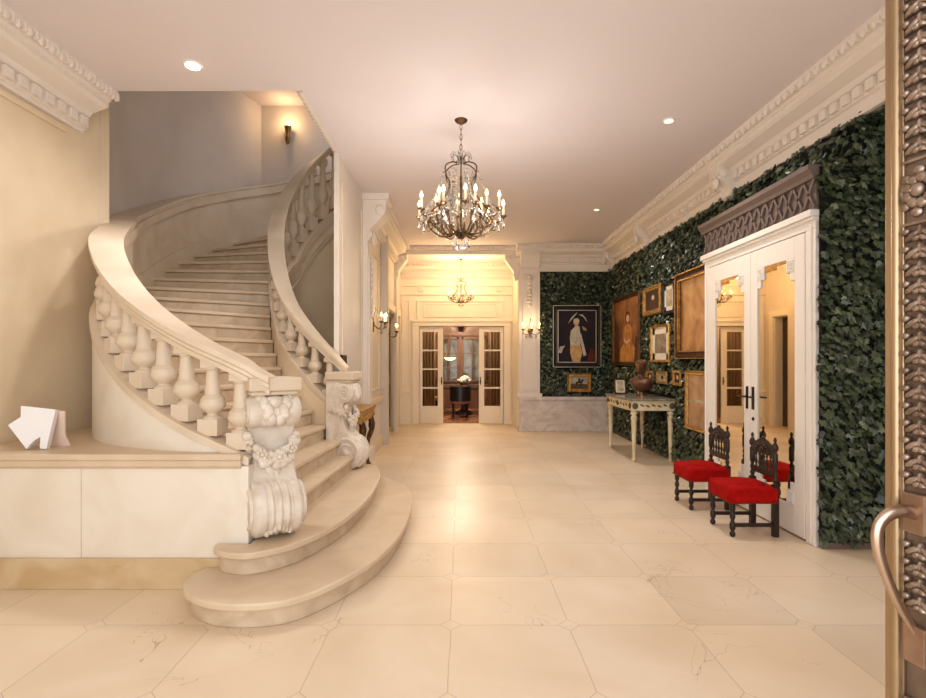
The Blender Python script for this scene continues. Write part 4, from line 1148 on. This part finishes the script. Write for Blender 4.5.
rp(7.55,6.5,1.52,2.70,.10,'darkgold',P_land,'large golden landscape painting beside the white mirrored door',line='gold',depth=.07)
P_mir=paint('tan_reflective_print',(196,160,122),(150,112,80),scale=2)
rp(7.29,6.5,.56,1.36,.06,'gold',P_mir,'gilt framed tan picture low beside white door, under the golden landscape',cat='print',name='framed_print',shapes=[(P_pale,[(-1,-.1),(1,-.02),(1,.08),(-1,.02)])])
rp(8.87,8.55,1.12,1.33,.045,'gold',P_dp,'tiny gilt framed picture just right of the bronze bust',depth=.03,shapes=[(P_skin,ellp(0,.1,.4,.5))])
rp(8.40,7.98,1.13,1.33,.04,'gold',P_pale,'tiny white picture in the middle of the three above the console table',cat='print',name='framed_print',depth=.03,shapes=[(P_umber,ellp(0,0,.35,.5))])
rp(7.75,7.47,1.13,1.36,.045,'gold',P_dp,'tiny gilt framed picture rightmost of three above the console table',depth=.03,shapes=[(P_skin,ellp(0,.1,.4,.5))])
picture((2.66,8.86,1.06),'back',.20,.26,.025,'darkgold',P_pale,'small photograph frame leaning on console table left of the bust',cat='photo frame',name='photo_frame',mat_w=.02,depth=.02,tilt=-10)

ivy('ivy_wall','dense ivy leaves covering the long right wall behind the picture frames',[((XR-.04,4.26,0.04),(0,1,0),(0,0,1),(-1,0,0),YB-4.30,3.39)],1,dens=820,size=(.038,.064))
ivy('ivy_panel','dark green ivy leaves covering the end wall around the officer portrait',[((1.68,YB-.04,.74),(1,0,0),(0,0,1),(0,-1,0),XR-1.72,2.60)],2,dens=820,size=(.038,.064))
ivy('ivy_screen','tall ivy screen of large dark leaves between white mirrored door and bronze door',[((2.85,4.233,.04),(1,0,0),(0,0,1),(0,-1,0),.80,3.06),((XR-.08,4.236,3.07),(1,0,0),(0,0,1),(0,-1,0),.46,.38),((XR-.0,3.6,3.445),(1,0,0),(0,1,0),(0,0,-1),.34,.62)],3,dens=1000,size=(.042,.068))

# ------------------------------------------------------------------ bronze entrance door leaf
bd=sroot('door_4',(1.337,1.66,0),math.atan2(-.98,.20))
MB().box(.005,1.15,.0,.06,.01,3.3).build('door_leaf',M['bronzeplain'],bd)
m=MB(); m.box(0,.024,-.012,.06,.01,3.3); m.tube([(.034,-.010,.01),(.034,-.010,3.3)],.0135,12); m.box(.048,.056,-.010,0,.01,3.3)
m.build('edge_bar',M['brassbar'],bd,smooth=True,bevel=.003)
# relief columns of slanted acanthus leaves, with a rosette at each crossing
rl=MB()
for cx in (.105,.36,.62,.88):
    z=.05; i=0
    while z<3.22:
        if abs(z-2.0)>.085 and abs(z-.55)>.05 and not ((.56<z<.75 or .95<z<1.14) and cx<.2):
            for s_ in (-1,1):
                Mr=Matrix.Rotation(R(s_*32),4,'Y')
                rl.ell((cx+s_*.022,-.006,z),(.030,.015,.011),8,6,Mr)
                rl.ell((cx+s_*.040,-.010,z+.014),(.013,.012,.010),7,5,Mr)
                rl.ell((cx+s_*.008,-.012,z-.010),(.013,.012,.009),7,5,Mr)
            rl.ell((cx,-.008,z+.012),(.008,.012,.018),7,5)
        z+=.052; i+=1
    rl.box(cx+.07,cx+.078,-.012,0,.03,3.28); rl.box(cx-.058,cx-.052,-.010,0,.03,3.28)
rl.build('acanthus_relief',M['bronze'],bd,smooth=True)
ro=MB()
for cx in (.105,.36,.62,.88):
    for cz in (2.0,.55):
        if cz<1 and cx<.2: continue
        for k in range(9):
            a=2*PI*k/9; ro.ell((cx+.036*cos(a),-.012,cz+.036*sin(a)),(.017,.014,.017),8,6)
            ro.ell((cx+.062*cos(a+.3),-.006,cz+.062*sin(a+.3)),(.016,.010,.016),8,6)
        ro.ell((cx,-.02,cz),(.02,.018,.02),10,8)
        ro.box(cx-.055,cx+.075,-.012,0,cz-.098,cz-.09); ro.box(cx-.055,cx+.075,-.012,0,cz+.09,cz+.098)
ro.build('rosette',M['bronze'],bd,smooth=True)
hd=MB(); hd.box(.060,.125,-.02,0,.985,1.105); hd.box(.060,.125,-.02,0,.60,.715)
ho=hd.build('handle_plate',M['plate'],bd,bevel=.005)
pth=catmull([(.094,-.004,1.045),(.090,-.05,1.055),(.082,-.095,1.045),(.076,-.125,1.01),(.076,-.128,.95),(.080,-.105,.87),(.086,-.07,.79),(.091,-.03,.725),(.094,-.004,.685)],6)
MB().tube(pth,[.021-.009*i/(len(pth)-1) for i in range(len(pth))],12,flat=.7).build('pull_handle',M['pull'],ho,smooth=True)

# ------------------------------------------------------------------ light
def lamp(name,kind,loc,energy,col,size=.1,rot=(0,0,0),**k):
    l=bpy.data.lights.new(name,kind); l.energy=energy; l.color=col
    if kind=='AREA':
        l.shape='RECTANGLE'; l.size=size[0]; l.size_y=size[1]
    elif kind=='SPOT':
        l.shadow_soft_size=size; l.spot_size=k.get('spot',R(110)); l.spot_blend=1
    else: l.shadow_soft_size=size
    o=bpy.data.objects.new(name,l); COL.objects.link(o); o.location=loc; o.rotation_euler=rot
    return o
WARM=(1,.80,.56); SOFT=(1,.95,.90)
for k in range(5):
    a=2*PI*(k+.5)/5; lamp('chandelier_light','POINT',(.55*cos(a),5.28+.55*sin(a),2.72),9,SOFT,.05)
for k in range(2):
    lamp('small_chandelier_light','POINT',(-.3+.6*k,11.5,3.3),20,(1,.68,.34),.03)
lamp('sconce_light','POINT',(1.45,10.8,2.25),5,(1,.76,.45),.08)
lamp('sconce_light','POINT',(XW+.3,8.35,2.25),5,(1,.76,.45),.08)
lamp('torch_light','POINT',(-3.02,9.12,5.65),5,(1,.66,.34),.05)
lamp('downlight_beam','SPOT',(-2.17,4.29,ZC-.03),85,SOFT,.08,spot=R(150))
lamp('downlight_beam','SPOT',(2.07,5.28,ZC-.03),85,SOFT,.06,spot=R(150))
lamp('downlight_beam','SPOT',(2.15,8.4,ZC-.03),85,SOFT,.06,spot=R(150))
lamp('well_fill_spot','SPOT',(-1.85,7.05,5.9),90,(1,.95,.88),.08,spot=R(27))  # added spot to brighten the stair well; no lamp fixture up there
lamp('stair_daylight','AREA',(-1.75,8.3,5.7),7,(.8,.88,1),(.6,1.4),rot=(0,R(50),0))
lamp('dining_light','POINT',(0,13.4,2.95),45,(1,.84,.64),.2)  # extra point added to brighten the curtains; no fixture hangs here
lamp('dining_light','POINT',(0,15.0,2.9),120,(1,.82,.6),.2)
# daylight through the open entrance behind the camera
lamp('entrance_daylight','AREA',(0,-1.3,1.9),125,(.97,.985,1),(5.2,3.4),rot=(R(90),0,0))
W=bpy.data.worlds.new('world'); SC.world=W; W.use_nodes=True
W.node_tree.nodes['Background'].inputs[0].default_value=(.96,.98,1,1); W.node_tree.nodes['Background'].inputs[1].default_value=.33

# ------------------------------------------------------------------ camera
cam=bpy.data.cameras.new('camera'); co=bpy.data.objects.new('camera',cam); COL.objects.link(co)
co.location=(0,0,1.5); co.rotation_euler=(R(90),0,0)
cam.sensor_fit='HORIZONTAL'; cam.sensor_width=36; cam.lens=36*530/926
cam.shift_x=2/926; cam.shift_y=11/926; cam.clip_start=.02
SC.camera=co
SC.view_settings.view_transform='Standard'; SC.view_settings.look='None'; SC.view_settings.gamma=1; SC.view_settings.use_curve_mapping=False
SC.view_settings.exposure=0.55
SC.cycles.max_bounces=8; SC.cycles.diffuse_bounces=5; SC.cycles.glossy_bounces=4; SC.cycles.transmission_bounces=6
SC.cycles.sample_clamp_indirect=6; SC.cycles.caustics_reflective=False; SC.cycles.caustics_refractive=False
SC.cycles.use_denoising=True
